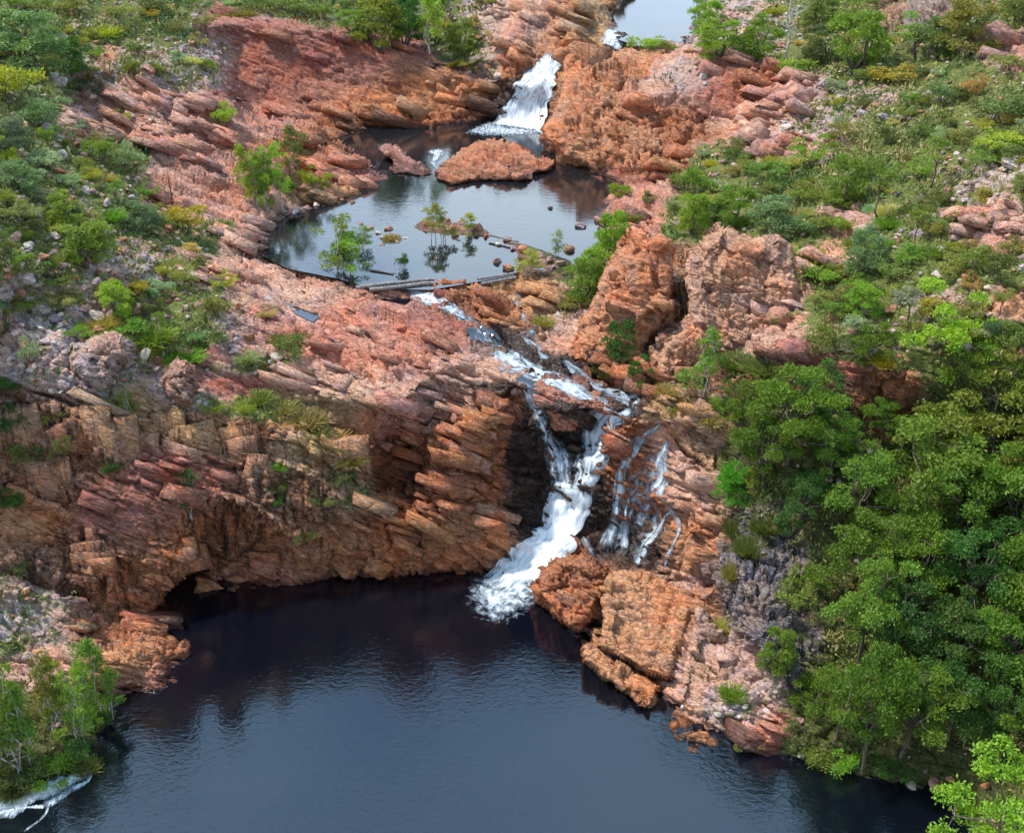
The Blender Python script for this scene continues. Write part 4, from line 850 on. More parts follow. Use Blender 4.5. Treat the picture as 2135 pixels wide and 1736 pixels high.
def ribbon(name, path, mat, off=.16, lumps=.07, edge=.45, dens=1., na=None, nc=13, sm=2, parent=None, tail=.06):
    # path: (px, py, half width px, density)
    pth = np.array([(p[0], p[1], p[2], p[3] if len(p) > 3 else 1.) for p in path], float)
    seg = np.r_[0, np.cumsum(np.hypot(*np.diff(pth[:, :2], axis=0).T))]
    n = na or max(12, int(seg[-1]/3.2)); s = np.linspace(0, seg[-1], n)
    c = np.stack([np.interp(s, seg, pth[:, i]) for i in range(4)], 1)
    for _ in range(3): c[1:-1] = (c[:-2]+2*c[1:-1]+c[2:])/4
    t = np.gradient(c[:, :2], axis=0); t /= np.linalg.norm(t, axis=1, keepdims=True)+1e-9
    nrm = np.stack([t[:, 1], -t[:, 0]], 1)*np.array([1., .55])       # across, flattened: the bed is seen obliquely
    u = np.linspace(-1, 1, nc)
    wob = 1+.22*vnoise(np.stack([s*.06, s*0+len(path), s*0], 1), 77)
    q = c[:, None, :2] + nrm[:, None, :]*(c[:, 2]*wob)[:, None, None]*u[None, :, None]
    P = grid_at(Psm, q[..., 0].ravel(), q[..., 1].ravel()).reshape(n, nc, 3)
    for _ in range(sm):
        P[1:-1] = (P[:-2]+2*P[1:-1]+P[2:])/4; P[:, 1:-1] = (P[:, :-2]+2*P[:, 1:-1]+P[:, 2:])/4
    cv = np.array([0, 0, H])-P; cv /= np.linalg.norm(cv, axis=-1, keepdims=True)
    out = cv*.6+np.array([0, 0, .5])
    e = 1-np.abs(u)**2
    nn = fbm(P.reshape(-1, 3)*np.array([2.2, 2.2, 1.1]), 3, 55).reshape(n, nc)
    P = P + out*(off*(.35+.65*e[None, :]) + lumps*nn)[..., None]
    den = (1-edge*np.abs(u)[None, :]**2.2)*c[:, 3][:, None]*dens*(np.clip(np.arange(n)/3.+.55, 0, 1)*np.clip(np.arange(n)[::-1]/(tail*n)+.1, 0, 1))[:, None]
    L3 = np.r_[0, np.cumsum(np.linalg.norm(np.diff(P[:, nc//2], axis=0), axis=1))]
    wid = np.linalg.norm(P[:, -1]-P[:, 0], axis=1).mean()
    UV = np.stack([np.broadcast_to((u*.5+.5)[None, :]*wid*.55, (n, nc)), np.broadcast_to(L3[:, None], (n, nc))], -1)
    return mesh_np(name, P.reshape(-1, 3), gridfaces(n, nc), mat, attrs={'cover': ('POINT', 'FLOAT', den.ravel())}, parent=parent, uv=UV.reshape(-1, 2))
def empty(name, loc=(0, 0, 0)):
    o = bpy.data.objects.new(name, None); COL.objects.link(o); o.location = loc; o.empty_display_size = .3; return o

f1 = empty('waterfall'); tag(f1, 'wide white upper waterfall dropping between red rock walls into the upper pool', 'waterfall')
ribbon('curtain', [(1150, 118, 20, .7), (1148, 128, 22, .85), (1138, 145, 30, 1), (1122, 170, 37, 1), (1108, 195, 42, 1), (1094, 220, 45, 1), (1084, 245, 46, 1.05), (1076, 262, 50, 1.1), (1072, 274, 54, .8)], MAT_FALL, .55, .18, .25, 1.3, nc=23, parent=f1)
f2 = empty('waterfall'); tag(f2, 'tall white main waterfall with two branches joining above the dark lower pool', 'waterfall')
ribbon('right_branch'.replace('right_', 'broad_'), [(1312, 842, 10, .7), (1296, 852, 14, .9), (1278, 870, 26, 1), (1252, 888, 34, .98), (1238, 912, 36, .88), (1232, 945, 32, .9), (1224, 980, 28, .95), (1216, 1010, 27, 1), (1205, 1040, 34, 1)], MAT_FALL, .32, .14, .35, 1.22, nc=19, parent=f2)
ribbon('thin_branch', [(1099, 828, 10, .9), (1097, 850, 10, .8), (1112, 862, 14, .7), (1130, 884, 16, .8), (1144, 904, 24, .8), (1156, 930, 28, .8), (1163, 960, 28, .85), (1166, 1000, 28, .9), (1172, 1040, 33, 1)], MAT_FALL, .22, .08,   .45, 1.2, nc=15, parent=f2)
ribbon('side_veil', [(1107, 908, 4, .75), (1128, 916, 5, .8), (1146, 934, 7, .85), (1156, 960, 8, .8), (1158, 990, 10, .7)], MAT_FALL, .3, .05, .6, .9, nc=9, parent=f2)
ribbon('apron', [(1190, 1024, 44, 1), (1180, 1050, 46, 1.05), (1172, 1075, 40, 1.1), (1164, 1100, 42, 1.1), (1152, 1125, 52, 1.1), (1130, 1155, 62, 1.1), (1098, 1185, 66, 1.1), (1062, 1212, 68, 1.05), (1036, 1236, 66, .95), (1014, 1256, 60, .8)], MAT_FALL, .42, .24, .25, 1.32, nc=27, parent=f2, tail=.25)
ribbon('spill', [(1208, 1110, 12, .8), (1226, 1130, 12, .8), (1242, 1146, 12, .7), (1258, 1158, 10, .7)], MAT_FALL, .25, .1, .5, .85, nc=9, parent=f2)
f3 = empty('waterfall'); tag(f3, 'thin side cascade splitting into silvery threads down the rock right of the main waterfall', 'waterfall')
ribbon('veil', [(1384, 925, 14, .5), (1366, 965, 26, .62), (1350, 1005, 40, .62), (1334, 1045, 46, .55), (1320, 1090, 50, .55), (1306, 1130, 46, .55), (1296, 1156, 40, .4)], MAT_FALL, .10, .04, .3, 1.0, nc=19, parent=f3)
for nm, pts in (('thread', [(1370, 901, 7, .6), (1346, 915, 9, .7), (1327, 936, 11, .75), (1317, 968, 12, .8), (1300, 998, 15, .8), (1296, 1033, 13, .8), (1288, 1067, 13, .8), (1276, 1095, 16, .8), (1264, 1118, 18, .75), (1256, 1140, 14, .7)]),
                ('thread', [(1318, 1036, 5, .7), (1312, 1062, 6, .8), (1305, 1085, 8, .8), (1298, 1113, 13, .8), (1288, 1141, 16, .75)]),
                ('thread', [(1388, 926, 6, .8), (1382, 945, 9, .85), (1374, 963, 13, .8), (1370, 990, 18, .78), (1366, 1015, 22, .75), (1350, 1032, 18, .7), (1332, 1042, 12, .7), (1318, 1056, 6, .7)]),
                ('thread', [(1378, 1012, 10, .8), (1384, 1040, 10, .8), (1394, 1070, 8, .8), (1403, 1090, 5, .75), (1404, 1125, 4, .7), (1390, 1158, 5, .7), (1382, 1180, 5, .6)]),
                ('thread', [(1390, 1068, 6, .7), (1374, 1076, 5, .75), (1362, 1095, 6, .8), (1349, 1113, 8, .8), (1336, 1135, 10, .8), (1326, 1155, 12, .75), (1322, 1170, 10, .7)])):
    ribbon(nm, pts, MAT_FALL, .20, .05, .5, 1.22, nc=9, parent=f3)
f4 = empty('rapids'); tag(f4, 'white rapids running down the rocky channel from the upper pool to the falls', 'rapids')
for nm, pts in (('rapid', [(850, 598, 11, .9), (866, 604, 17, 1.05), (896, 618, 17, 1.05), (922, 630, 17, 1.), (946, 643, 17, .85), (972, 660, 17, .62), (997, 676, 17, .5), (1020, 700, 17, .55), (1040, 718, 26, .8), (1052, 732, 34, .95), (1070, 748, 31, .95), (1100, 764, 26, 1), (1133, 776, 26, 1.05), (1179, 789, 26, 1.05), (1229, 809, 23, .95), (1262, 826, 20, .9), (1290, 846, 17, .9)]),
                ('rapid', [(1080, 694, 8, .7), (1095, 705, 11, .9), (1120, 722, 14, .95), (1145, 736, 14, .95), (1172, 750, 14, .8), (1195, 762, 17, .8), (1230, 778, 17, .8), (1262, 793, 17, .85), (1300, 812, 14, .9), (1326, 828, 14, .9), (1312, 846, 14, .8)]),
                ('rapid', [(1078, 590, 8, .5), (1080, 626, 8, .7), (1096, 650, 8, .75), (1108, 672, 8, .8), (1112, 690, 10, .8), (1100, 702, 8, .7)]),
                ('rapid', [(1240, 790, 20, .55), (1270, 800, 20, .6), (1300, 820, 17, .65), (1318, 836, 14, .7)])):
    ribbon(nm, pts, MAT_FOAM, .13, .06, .5, .98, nc=9, parent=f4)
f5 = empty('waterfall'); tag(f5, 'tiny white spill from the topmost pool at the top edge', 'waterfall')
ribbon('curtain', [(1268, 66, 18, .9), (1278, 78, 26, 1), (1276, 90, 26, 1), (1270, 98, 22, .9)], MAT_FALL, .5, .12, .3, 1.1, nc=13, parent=f5)

def foam_patch(name, poly, z, dens, label, cat='foam', mat=MAT_FOAM, rnd=30, step=3., streak=(1, 1), holes=None):
    xs = [p[0] for p in poly]; ys = [p[1] for p in poly]
    gx = np.arange(min(xs), max(xs)+step, step); gy = np.arange(min(ys), max(ys)+step, step)
    X, Yy = np.meshgrid(gx, gy)
    m = inside(X, Yy, poly); e = np.where(m, np.minimum(seg_dist(X, Yy, poly)/rnd, 1), 0)
    x, y, _ = unproj(X, Yy, z)
    P = np.stack([x, y, z+.03*e+.02*vnoise(np.stack([x.ravel()*3, y.ravel()*3, x.ravel()*0], 1), 3).reshape(x.shape)*e], -1)
    ids = np.arange(m.size).reshape(m.shape); q = m[:-1, :-1] & m[1:, :-1] & m[1:, 1:] & m[:-1, 1:]
    J, I = np.nonzero(q); Fq = np.stack([ids[J, I], ids[J+1, I], ids[J+1, I+1], ids[J, I+1]], 1)
    keep = np.zeros(m.size, bool); keep[Fq.ravel()] = True; re = np.cumsum(keep)-1
    d = (e**.7*dens).ravel()
    UV = np.stack([x.ravel()*streak[0], y.ravel()*streak[1]], 1)
    o = mesh_np(name, P.reshape(-1, 3)[keep], re[Fq], mat, attrs={'cover': ('POINT', 'FLOAT', d[keep])}, uv=UV[keep])
    return tag(o, label, cat)
foam_patch('foam', [(968, 1206), (1000, 1190), (1080, 1186), (1140, 1216), (1150, 1262), (1090, 1290), (1036, 1312), (990, 1296), (966, 1256)], .03, 1.15, 'churning white foam where the main waterfall hits the lower pool', rnd=60, mat=MAT_POOLFOAM, streak=(.3, .3))
foam_patch('foam', [(1020, 250), (1060, 258), (1130, 262), (1124, 284), (1060, 288), (1000, 286), (960, 280), (980, 266)], 11.03, .95, 'white foam at the foot of the upper waterfall', rnd=12)
foam_patch('foam', [(884, 316), (910, 306), (934, 312), (926, 326), (912, 340), (914, 356), (900, 352), (892, 338), (900, 326)], 11.04, .95, 'little white riffle between the rock island and the rock bar', rnd=8)

def streak(name, pts, z):      # narrow drifting foam line on calm water
    P = np.array(pts, float); seg = np.r_[0, np.cumsum(np.hypot(*np.diff(P[:, :2], axis=0).T))]
    n = int(seg[-1]/3)+2; s = np.linspace(0, seg[-1], n); c = np.stack([np.interp(s, seg, P[:, i]) for i in range(4)], 1)
    for _ in range(6): c[1:-1] = (c[:-2]+2*c[1:-1]+c[2:])/4
    t = np.gradient(c[:, :2], axis=0); t /= np.linalg.norm(t, axis=1, keepdims=True); nr = np.stack([t[:, 1], -t[:, 0]], 1)
    u = np.linspace(-1, 1, 7); wob = 1+.5*vnoise(np.stack([s*.05, s*0, s*0], 1), 5)
    q = c[:, None, :2]+nr[:, None]*(c[:, 2]*wob)[:, None, None]*u[None, :, None]
    x, y, _ = unproj(q[..., 0], q[..., 1], z)
    V = np.stack([x, y, np.full(x.shape, z)], -1); den = np.broadcast_to((1-.6*np.abs(u)**2)[None], x.shape)*c[:, 3][:, None]
    return V.reshape(-1, 3), gridfaces(n, 7), den.ravel()
parts = [streak('f', p, z) for p, z in (
    ([(-60, 1688, 24, 1.25), (20, 1674, 22, 1.25), (80, 1656, 18, 1.2), (130, 1634, 15, 1.2), (170, 1613, 11, 1.15), (188, 1610, 7, 1.1), (186, 1626, 6, 1.1), (168, 1636, 5, .9), (140, 1646, 7, .85), (110, 1668, 8, .85), (96, 1676, 8, .8), (100, 1690, 4, .75), (84, 1708, 3, .75), (50, 1732, 4, .75)], .025),
    ([(-80, 1702, 5, 1.1), (0, 1692, 5, 1.1), (50, 1682, 4, 1.05), (90, 1680, 5, 1.)], .029))]
Vs, Fs, Ds, o0 = [], [], [], 0
for V, Fq, d in parts: Vs.append(V); Fs.append(Fq+o0); Ds.append(d); o0 += len(V)
Vs = np.concatenate(Vs)
st = mesh_np('foam', Vs, np.concatenate(Fs), MAT_FOAM, attrs={'cover': ('POINT', 'FLOAT', np.concatenate(Ds))}, uv=Vs[:, :2]*1.5)
tag(st, 'pale curling foam streak drifting on the dark water in the bottom left corner', 'foam')
# still puddle on the bank, quiet channel water
def puddle(i, label):
    pl = PUD[i]; cx = sum(p[0] for p in pl)/len(pl); cy = sum(p[1] for p in pl)/len(pl)
    o = sheet('puddle', [(cx+(p[0]-cx)*1.12, cy+(p[1]-cy)*1.15) for p in pl], PUDZ[i]-.03, MAT_MID); tag(o, label, 'puddle')
puddle(0, 'small still rain puddle mirroring the sky on the left rock bank')
puddle(1, 'narrow puddle on the rock beside the start of the rapids')
o = ribbon('channel_water', [(1070, 746, 16), (1088, 764, 18), (1098, 785, 17), (1104, 806, 15), (1100, 828, 10)], MAT_MID, .06, .0, 0, nc=9); tag(o, kind='structure'); o.name = 'water'
o = ribbon('channel_water', [(946, 643, 10), (985, 668, 20), (1010, 688, 22), (1034, 708, 20), (1052, 728, 16)], MAT_MID, .06, .0, 0, nc=9); tag(o, kind='structure'); o.name = 'water'
# ------------------------------------------------------------------ plants
def leaf_material():
    m, nt = newmat('foliage'); k = NT(nt)
    oc = k.n('ShaderNodeObjectInfo').outputs['Color']; r = k.n('ShaderNodeAttribute', attribute_name='leaf').outputs['Fac']
    c = k.mix(k.ramp(r, 0, .45, 1, 0), oc, k.mix(1., oc, C4(.50, .62, .55), 'MULTIPLY'))
    c = k.mix(k.ramp(r, .55, 1.), c, k.mix(1., c, C4(1.75, 1.45, 1.1), 'MULTIPLY'))
    d = k.n('ShaderNodeBsdfPrincipled'); k.l(c, d.inputs['Base Color']); d.inputs['Roughness'].default_value = .55; d.inputs['Specular IOR Level'].default_value = .25
    t = k.n('ShaderNodeBsdfTranslucent'); k.l(k.mix(1., c, C4(1.2, 1.3, .6), 'MULTIPLY'), t.inputs[0])
    mx = k.n('ShaderNodeMixShader'); mx.inputs[0].default_value = .38; k.l(d.outputs[0], mx.inputs[1]); k.l(t.outputs[0], mx.inputs[2])
    k.l(mx.outputs[0], k.n('ShaderNodeOutputMaterial').inputs[0]); return m
def bark_material(name, a, b):
    m, nt = newmat(name); k = NT(nt); pos = k.n('ShaderNodeTexCoord').outputs['Object']
    d = k.n('ShaderNodeBsdfPrincipled', i_Roughness=.85); k.l(k.mix(k.ramp(k.noise(k.mapping(pos, (3, 3, .8)), 3., 4, .6), .35, .65), C4(*a), C4(*b)), d.inputs['Base Color'])
    k.l(d.outputs[0], k.n('ShaderNodeOutputMaterial').inputs[0]); return m
MAT_LEAF = leaf_material()
BARK_DARK = bark_material('dark_bark', (.05, .035, .025), (.14, .10, .075)); BARK_PALE = bark_material('pale_bark', (.26, .23, .19), (.55, .51, .45))

def tube(path, rad, sides=6):
    P = np.array(path, float); n = len(P); V = []; Fq = []
    t = np.gradient(P, axis=0); t /= np.linalg.norm(t, axis=1, keepdims=True)+1e-9
    up = np.array([.31, .95, .1]); a = np.cross(t, up); a /= np.linalg.norm(a, axis=1, keepdims=True)+1e-9; b = np.cross(t, a)
    th = np.arange(sides)*2*np.pi/sides
    V = (P[:, None]+np.asarray(rad, float)[:, None, None]*(a[:, None]*np.cos(th)[None, :, None]+b[:, None]*np.sin(th)[None, :, None])).reshape(-1, 3)
    i = np.arange(n*sides).reshape(n, sides); j = np.roll(i, -1, 1)
    Fq = np.stack([i[:-1], j[:-1], j[1:], i[1:]], -1).reshape(-1, 4)
    return V, Fq
def limb(r, p0, p1, r0, r1, n=6, wob=.12, sag=0.):
    s = np.linspace(0, 1, n)[:, None]; p0 = np.array(p0, float); p1 = np.array(p1, float); Ln = np.linalg.norm(p1-p0)
    P = p0+(p1-p0)*s+r.normal(0, wob*Ln/ n, (n, 3))*np.sin(np.pi*s)+np.array([0, 0, 1])*sag*np.sin(np.pi*s)*Ln
    return tube(P, np.linspace(r0, r1, n))
def join(parts):
    V, Fq, o = [], [], 0
    for v, f in parts: V.append(v); Fq.append(f+o); o += len(v)
    return np.concatenate(V), np.concatenate(Fq)
def leaves(r, C, axis, size, elong, spread=.8):
    n = len(C); a = axis+r.normal(0, spread, (n, 3)); a /= np.linalg.norm(a, axis=1, keepdims=True)+1e-9
    h = r.normal(0, 1, (n, 3)); b = np.cross(a, h); b /= np.linalg.norm(b, axis=1, keepdims=True)+1e-9
    l = (size*r.uniform(.6, 1.35, n))[:, None]; w = l/elong
    V = np.stack([C-a*l*.5, C+b*w*.5+a*l*.06, C+a*l*.5, C-b*w*.5+a*l*.06], 1)
    return V
def clump_points(r, cl, n):
    pts = []; ax = []; W = np.array([c[3]*c[4]*c[5] for c in cl])**.67; W /= W.sum()
    for c, k in zip(cl, r.multinomial(n, W)):
        d = r.normal(0, 1, (k, 3)); d /= np.linalg.norm(d, axis=1, keepdims=True); d[:, 2] = np.where(d[:, 2] < -.35, -d[:, 2]*.8, d[:, 2])
        rad = r.uniform(.25, 1, k)**.45*(1+.16*r.normal(0, 1, k))
        pts.append(np.array(c[:3])+d*rad[:, None]*np.array(c[3:6])); ax.append(d*.7+np.array([0, 0, .1]))
    return np.concatenate(pts), np.concatenate(ax)
def foliage_mesh(name, V, r, patch=1.2):
    n = len(V); q = np.arange(n*4).reshape(n, 4)
    C = V.mean(1); pn = .5+.42*vnoise(C*patch+r.uniform(0, 40), 3)
    lf = np.clip(.62*pn+.38*r.uniform(0, 1, n)+.0, 0, 1)
    o = mesh_np(name, V.reshape(-1, 3), q, MAT_LEAF, smooth=False, attrs={'leaf': ('POINT', 'FLOAT', np.repeat(lf, 4))})
    return o
PROTO = {}
def proto(kind, variants):
    def deco(fn):
        PROTO[kind] = []
        for v in range(variants):
            r = np.random.default_rng(100*len(PROTO)+v)
            crown, trunk, bark, h, w = fn(r, v)
            me_t = me_c = None
            if trunk is not None:
                o = mesh_np('trunk', *trunk, bark); me_t = o.data; bpy.data.objects.remove(o)
            if crown is not None:
                o = foliage_mesh('crown', crown, r); me_c = o.data; bpy.data.objects.remove(o)
            PROTO[kind].append((me_c, me_t, h, w))
        return fn
    return deco

@proto('broad', 5)
def _(r, v):
    h, w = 6.2, 5.4; tr = []; cl = []
    top = np.array([r.uniform(-.5, .5), r.uniform(-.5, .5), 2.6]); tr.append(limb(r, (0, 0, -.6), top, .17, .12, 7))
    for i in range(8):
        a = i*2.4+r.uniform(-.4, .4); rr = r.uniform(.7, 2.2); e = np.array([math.cos(a)*rr, math.sin(a)*rr, 5.6-.34*rr*rr+r.uniform(-.9, .3)]); tr.append(limb(r, top*r.uniform(.6, 1), e, .085, .03, 6, .3, .06))
        for j in range(3):
            o = r.normal(0, .62, 3)*np.array([1, 1, .7]); s = r.uniform(.45, .85); cl.append((*(e+o), s, s, s*.62))
            tr.append(limb(r, e, e+o, .03, .012, 4))
    for j in range(9):
        a = r.uniform(0, 6.28); rr = r.uniform(.6, 2.1); s = r.uniform(.4, .75); cl.append((math.cos(a)*rr, math.sin(a)*rr, r.uniform(2.0, 3.8), s, s, s*.7))
    C, A = clump_points(r, cl, 9000)
    return leaves(r, C, A, .175, 2.0), join(tr), BARK_DARK, h, w
@proto('dense', 4)
def _(r, v):
    h, w = 4.4, 4.4; tr = []; cl = []
    for i in range(5):
        a = r.uniform(0, 6.28); e = np.array([math.cos(a)*1.1, math.sin(a)*1.1, r.uniform(2., 3.4)]); tr.append(limb(r, (0, 0, -.5), e, .12, .04, 6, .3))
    for j in range(32):
        z = r.uniform(.3, 3.9); R = 1.95*math.sqrt(max(.06, 1-((z-1.7)/2.5)**2)); a = r.uniform(0, 6.28); q = R*r.uniform(.45, .95); s = r.uniform(.45, .8); cl.append((math.cos(a)*q, math.sin(a)*q, z, s, s, s*.72))
    C, A = clump_points(r, cl, 6200)
    return leaves(r, C, A, .20, 2.), join(tr), BARK_DARK, h, w
@proto('sapling', 5)
def _(r, v):
    h, w = 5., 1.7; tr = []; cl = []
    for i in range(2+v % 3):
        a = r.uniform(0, 6.28); b = np.array([math.cos(a), math.sin(a), 0])*r.uniform(.0, .35); e = b+np.array([r.normal(0, .22), r.normal(0, .22), r.uniform(3.9, 4.9)])
        tr.append(limb(r, b+np.array([0, 0, -.4]), e, .040, .012, 8, .25))
        for j in range(9):
            f = r.uniform(.22, 1.); p = b+(e-b)*f; q = (1.15-f)*.75+.18; o = r.normal(0, q*.6, 3)*np.array([1, 1, .4]); s = r.uniform(.22, .42); cl.append((*(p+o), s, s, s*1.35))
            tr.append(limb(r, p-np.array([0, 0, .25]), p+o, .014, .006, 3))
    C, A = clump_points(r, cl, 1900)
    return leaves(r, C, A*.4+np.array([0, 0, .3]), .20, 3.2), join(tr), BARK_PALE, h, w
@proto('shrub', 6)
def _(r, v):
    h, w = 1.8, 2.2; tr = []; cl = []
    for i in range(9):
        a = i*2.4; rr = r.uniform(.2, .85); e = np.array([math.cos(a)*rr, math.sin(a)*rr, r.uniform(.7, 1.5)-.3*rr]); tr.append(limb(r, (e[0]*.12, e[1]*.12, -.3), e, .03, .01, 5, .3))
        for j in range(2):
            s = r.uniform(.22, .46); cl.append((*(e+r.normal(0, .16, 3)), s, s, s*.75))
    C, A = clump_points(r, cl, 1700)
    return leaves(r, C, A+np.array([0, 0, .25]), .145, 2.4), join(tr), BARK_DARK, h, w
@proto('open', 5)
def _(r, v):
    h, w = 4.6, 2.4; tr = []; cl = []
    k = np.array([r.normal(0, .2), r.normal(0, .2), 2.1]); tr.append(limb(r, (0, 0, -.5), k, .075, .05, 7, .2))
    for i in range(7):
        a = i*2.4+r.uniform(-.3, .3); rr = r.uniform(.25, .95); e = k+np.array([math.cos(a)*rr, math.sin(a)*rr, r.uniform(.5, 2.2)-.3*rr]); tr.append(limb(r, k*r.uniform(.75, 1.), e, .035, .01, 5, .3))
        for j in range(2):
            s = r.uniform(.26, .46); cl.append((*(e+r.normal(0, .22, 3)), s, s, s*.8))
    C, A = clump_points(r, cl, 1500)
    return leaves(r, C, A*.5+np.array([0, 0, -.1]), .17, 3.), join(tr), BARK_DARK, h, w
@proto('tussock', 5)
def _(r, v):
    n = 900; a = r.uniform(0, 6.28, n); rr = .42*np.sqrt(r.uniform(0, 1, n)); C0 = np.stack([np.cos(a)*rr, np.sin(a)*rr, np.zeros(n)], 1)
    d = np.stack([np.cos(a)*rr*1.7, np.sin(a)*rr*1.7, np.full(n, .62)], 1)+r.normal(0, .26, (n, 3)); d /= np.linalg.norm(d, axis=1, keepdims=True)
    L_ = r.uniform(.25, .70, n)[:, None]; C = C0+d*L_*.5
    b = np.cross(d, r.normal(0, 1, (n, 3))); b /= np.linalg.norm(b, axis=1, keepdims=True)
    return np.stack([C-d*L_*.55-b*.016, C-d*L_*.55+b*.016, C+d*L_*.5+b*.012, C+d*L_*.5-b*.012], 1), None, None, .8, 1.3
@proto('dead', 2)
def _(r, v):
    tr = [limb(r, (0, 0, -.4), (.15, .1, 3.), .085, .05, 8, .15), limb(r, (.15, .1, 3.), (.4, .1, 5.2), .05, .012, 7, .3)]
    for i in range(16):
        z = r.uniform(1.6, 4.4); a = r.uniform(0, 6.28); l = r.uniform(.7, 1.5); p = np.array([.05*z, .03*z, z]); e = p+np.array([math.cos(a)*l*.8, math.sin(a)*l*.8, l*.7]); tr.append(limb(r, p, e, .028, .009, 5, .35))
        for j in range(3): q = p+(e-p)*r.uniform(.4, 1); tr.append(limb(r, q, q+r.normal(0, .35, 3)+np.array([0, 0, .25]), .012, .005, 4))
    return None, join(tr), BARK_PALE, 5.2, 2.6

GREEN = {'bright': (0.165, 0.255, 0.026), 'green': (0.142, 0.210, 0.030), 'dark': (0.055, 0.120, 0.024), 'deep': (0.100, 0.168, 0.018), 'olive': (0.165, 0.180, 0.042), 'yellow': (0.255, 0.247, 0.027), 'lime': (0.205, 0.310, 0.032),
         'blue': (0.125, 0.190, 0.088), 'grey': (0.230, 0.280, 0.160), 'straw': (0.405, 0.330, 0.112), 'moss': (0.112, 0.135, 0.036), 'vivid': (0.068, 0.240, 0.018), 'ochre': (0.270, 0.215, 0.070)}
WORD = {'bright': 'bright green', 'green': 'mid green', 'dark': 'dark green', 'deep': 'deep green', 'olive': 'olive', 'yellow': 'yellow-green', 'lime': 'lime green', 'blue': 'blue-green', 'grey': 'grey-green', 'straw': 'straw coloured', 'moss': 'dull green', 'vivid': 'vivid green', 'ochre': 'ochre'}
OBJN = {'broad': ('broadleaf_tree', 'broadleaf tree', 'tree'), 'dense': ('bushy_tree', 'bushy tree', 'tree'), 'sapling': ('paperbark_sapling', 'slender sapling', 'sapling'), 'shrub': ('shrub', 'shrub', 'shrub'), 'open': ('small_tree', 'thin-trunked small tree', 'tree'), 'tussock': ('grass_tussock', 'grass tussock', 'grass tussock'), 'dead': ('dead_tree', 'bare dead tree', 'tree')}
GROUP = {'broad': 'broadleaf trees on the right slope', 'dense': 'bushy trees around the gorge', 'sapling': 'slender saplings along the water', 'shrub': 'shrubs among the rocks', 'open': 'small open trees on the slopes', 'tussock': 'grass tussocks on the ledges', 'dead': 'bare dead trees'}
count = {}
def on_water(px, py, p):       # things standing in the shallows start just under the surface
    a = np.array([[float(px)]]); b_ = np.array([[float(py)]])
    if inside(a, b_, MID)[0, 0] and p[2] < 10.93: return np.array(unproj(px, py, 10.93))
    if inside(a, b_, LOWPOLY)[0, 0] and p[2] < -.06: return np.array(unproj(px, py, -.06))
    return p

def plant(kind, px, py, h, w, col, full=None, dead_ok=True):
    """foot at sight line (px, py); h, w = apparent height and width there"""
    v = count.get(kind, 0); count[kind] = v+1
    pr = PROTO[kind]; me_c, me_t, ph, pw = pr[v % len(pr)]
    p = grid_at(Psm, np.array([float(px)]), np.array([float(py)]))[0]
    p = on_water(px, py, p)
    dist = math.dist(p, (0, 0, H)); pitch = math.asin((H-p[2])/dist)
    hm = h*dist/F/max(.6, math.cos(pitch)); wm = w*dist/F
    if kind == 'tussock': h *= .8; w *= .85
    if kind in ('shrub', 'dense', 'tussock'): hm = max(h*dist/F*.92, .3)
    r = random.Random(v*77+len(kind)); sx = wm/pw; sz = hm/ph
    root = bpy.data.objects.new(OBJN[kind][0], None); COL.objects.link(root); root.empty_display_size = .3
    root.location = (p[0], p[1], p[2]-.03); root.rotation_euler = (0, 0, r.uniform(0, 6.28)); root.scale = (sx, sx, sz)
    c = GREEN.get(col, (.1, .1, .1)); j = lambda: r.uniform(.86, 1.16)
    for me, nm in ((me_t, 'trunk'), (me_c, 'crown')):
        if me is None: continue
        if kind == 'tussock' : nm = 'blades'
        if kind == 'shrub' and nm == 'trunk': nm = 'stems'
        if kind == 'shrub' and nm == 'crown': nm = 'foliage'
        o = bpy.data.objects.new(nm, me); COL.objects.link(o); o.parent = root
        o.color = (c[0]*1.12*j(), c[1]*1.10*j(), c[2]*1.1*j(), 1)
    hp = ' large' if h > 105 else ''
    size = {'shrub': ('low ' if h < .62*w else 'tall ' if h > 1.2*w else 'rounded '), 'tussock': '', 'broad': ('spreading ' if w > h*.95 else 'upright '), 'dense': ('broad ' if w > 95 else 'compact '), 'sapling': ('tall ' if h > 105 else 'short '), 'open': '', 'dead': ''}[kind]
    ph_ = f"{size}{WORD.get(col, 'white')} {OBJN[kind][1]}"
    describe(root, ph_, OBJN[kind][2], px, py-h*.5, GROUP[kind], full)
    return root
PL = []
def T(kind, px, py, h, w, col, full=None): PL.append((px, py)); plant(kind, px, py, h, w, col, full)
# --- left hill, top
T('dense', 64, 150, 132, 165, 'blue', 'large blue-green bushy tree in the top left corner')
T('dense', 150, 150, 80, 80, 'dark'); T('shrub', 22, 222, 95, 130, 'yellow', 'large yellow-green bush at the left edge under the blue-green corner tree'); T('shrub', 167, 182, 34, 48, 'blue')
T('shrub', 278, 156, 42, 46, 'green'); T('tussock', 210, 72, 30, 70, 'yellow'); T('shrub', 248, 34, 36, 70, 'olive'); T('shrub', 320, 24, 30, 60, 'moss'); T('shrub', 150, 28, 34, 80, 'olive'); T('open', 282, 80, 52, 42, 'olive')
T('open', 430, 88, 70, 56, 'olive'); T('shrub', 432, 154, 40, 48, 'green'); T('shrub', 475, 250, 60, 58, 'lime'); T('shrub', 256, 252, 42, 46, 'yellow'); T('shrub', 84, 268, 58, 105, 'blue'); T('shrub', 370, 70, 28, 50, 'moss')
T('shrub', 540, 28, 40, 70, 'moss'); T('shrub', 610, 30, 44, 80, 'olive'); T('shrub', 668, 36, 40, 70, 'green'); T('tussock', 500, 30, 22, 60, 'olive'); T('shrub', 30, 22, 40, 80, 'green')
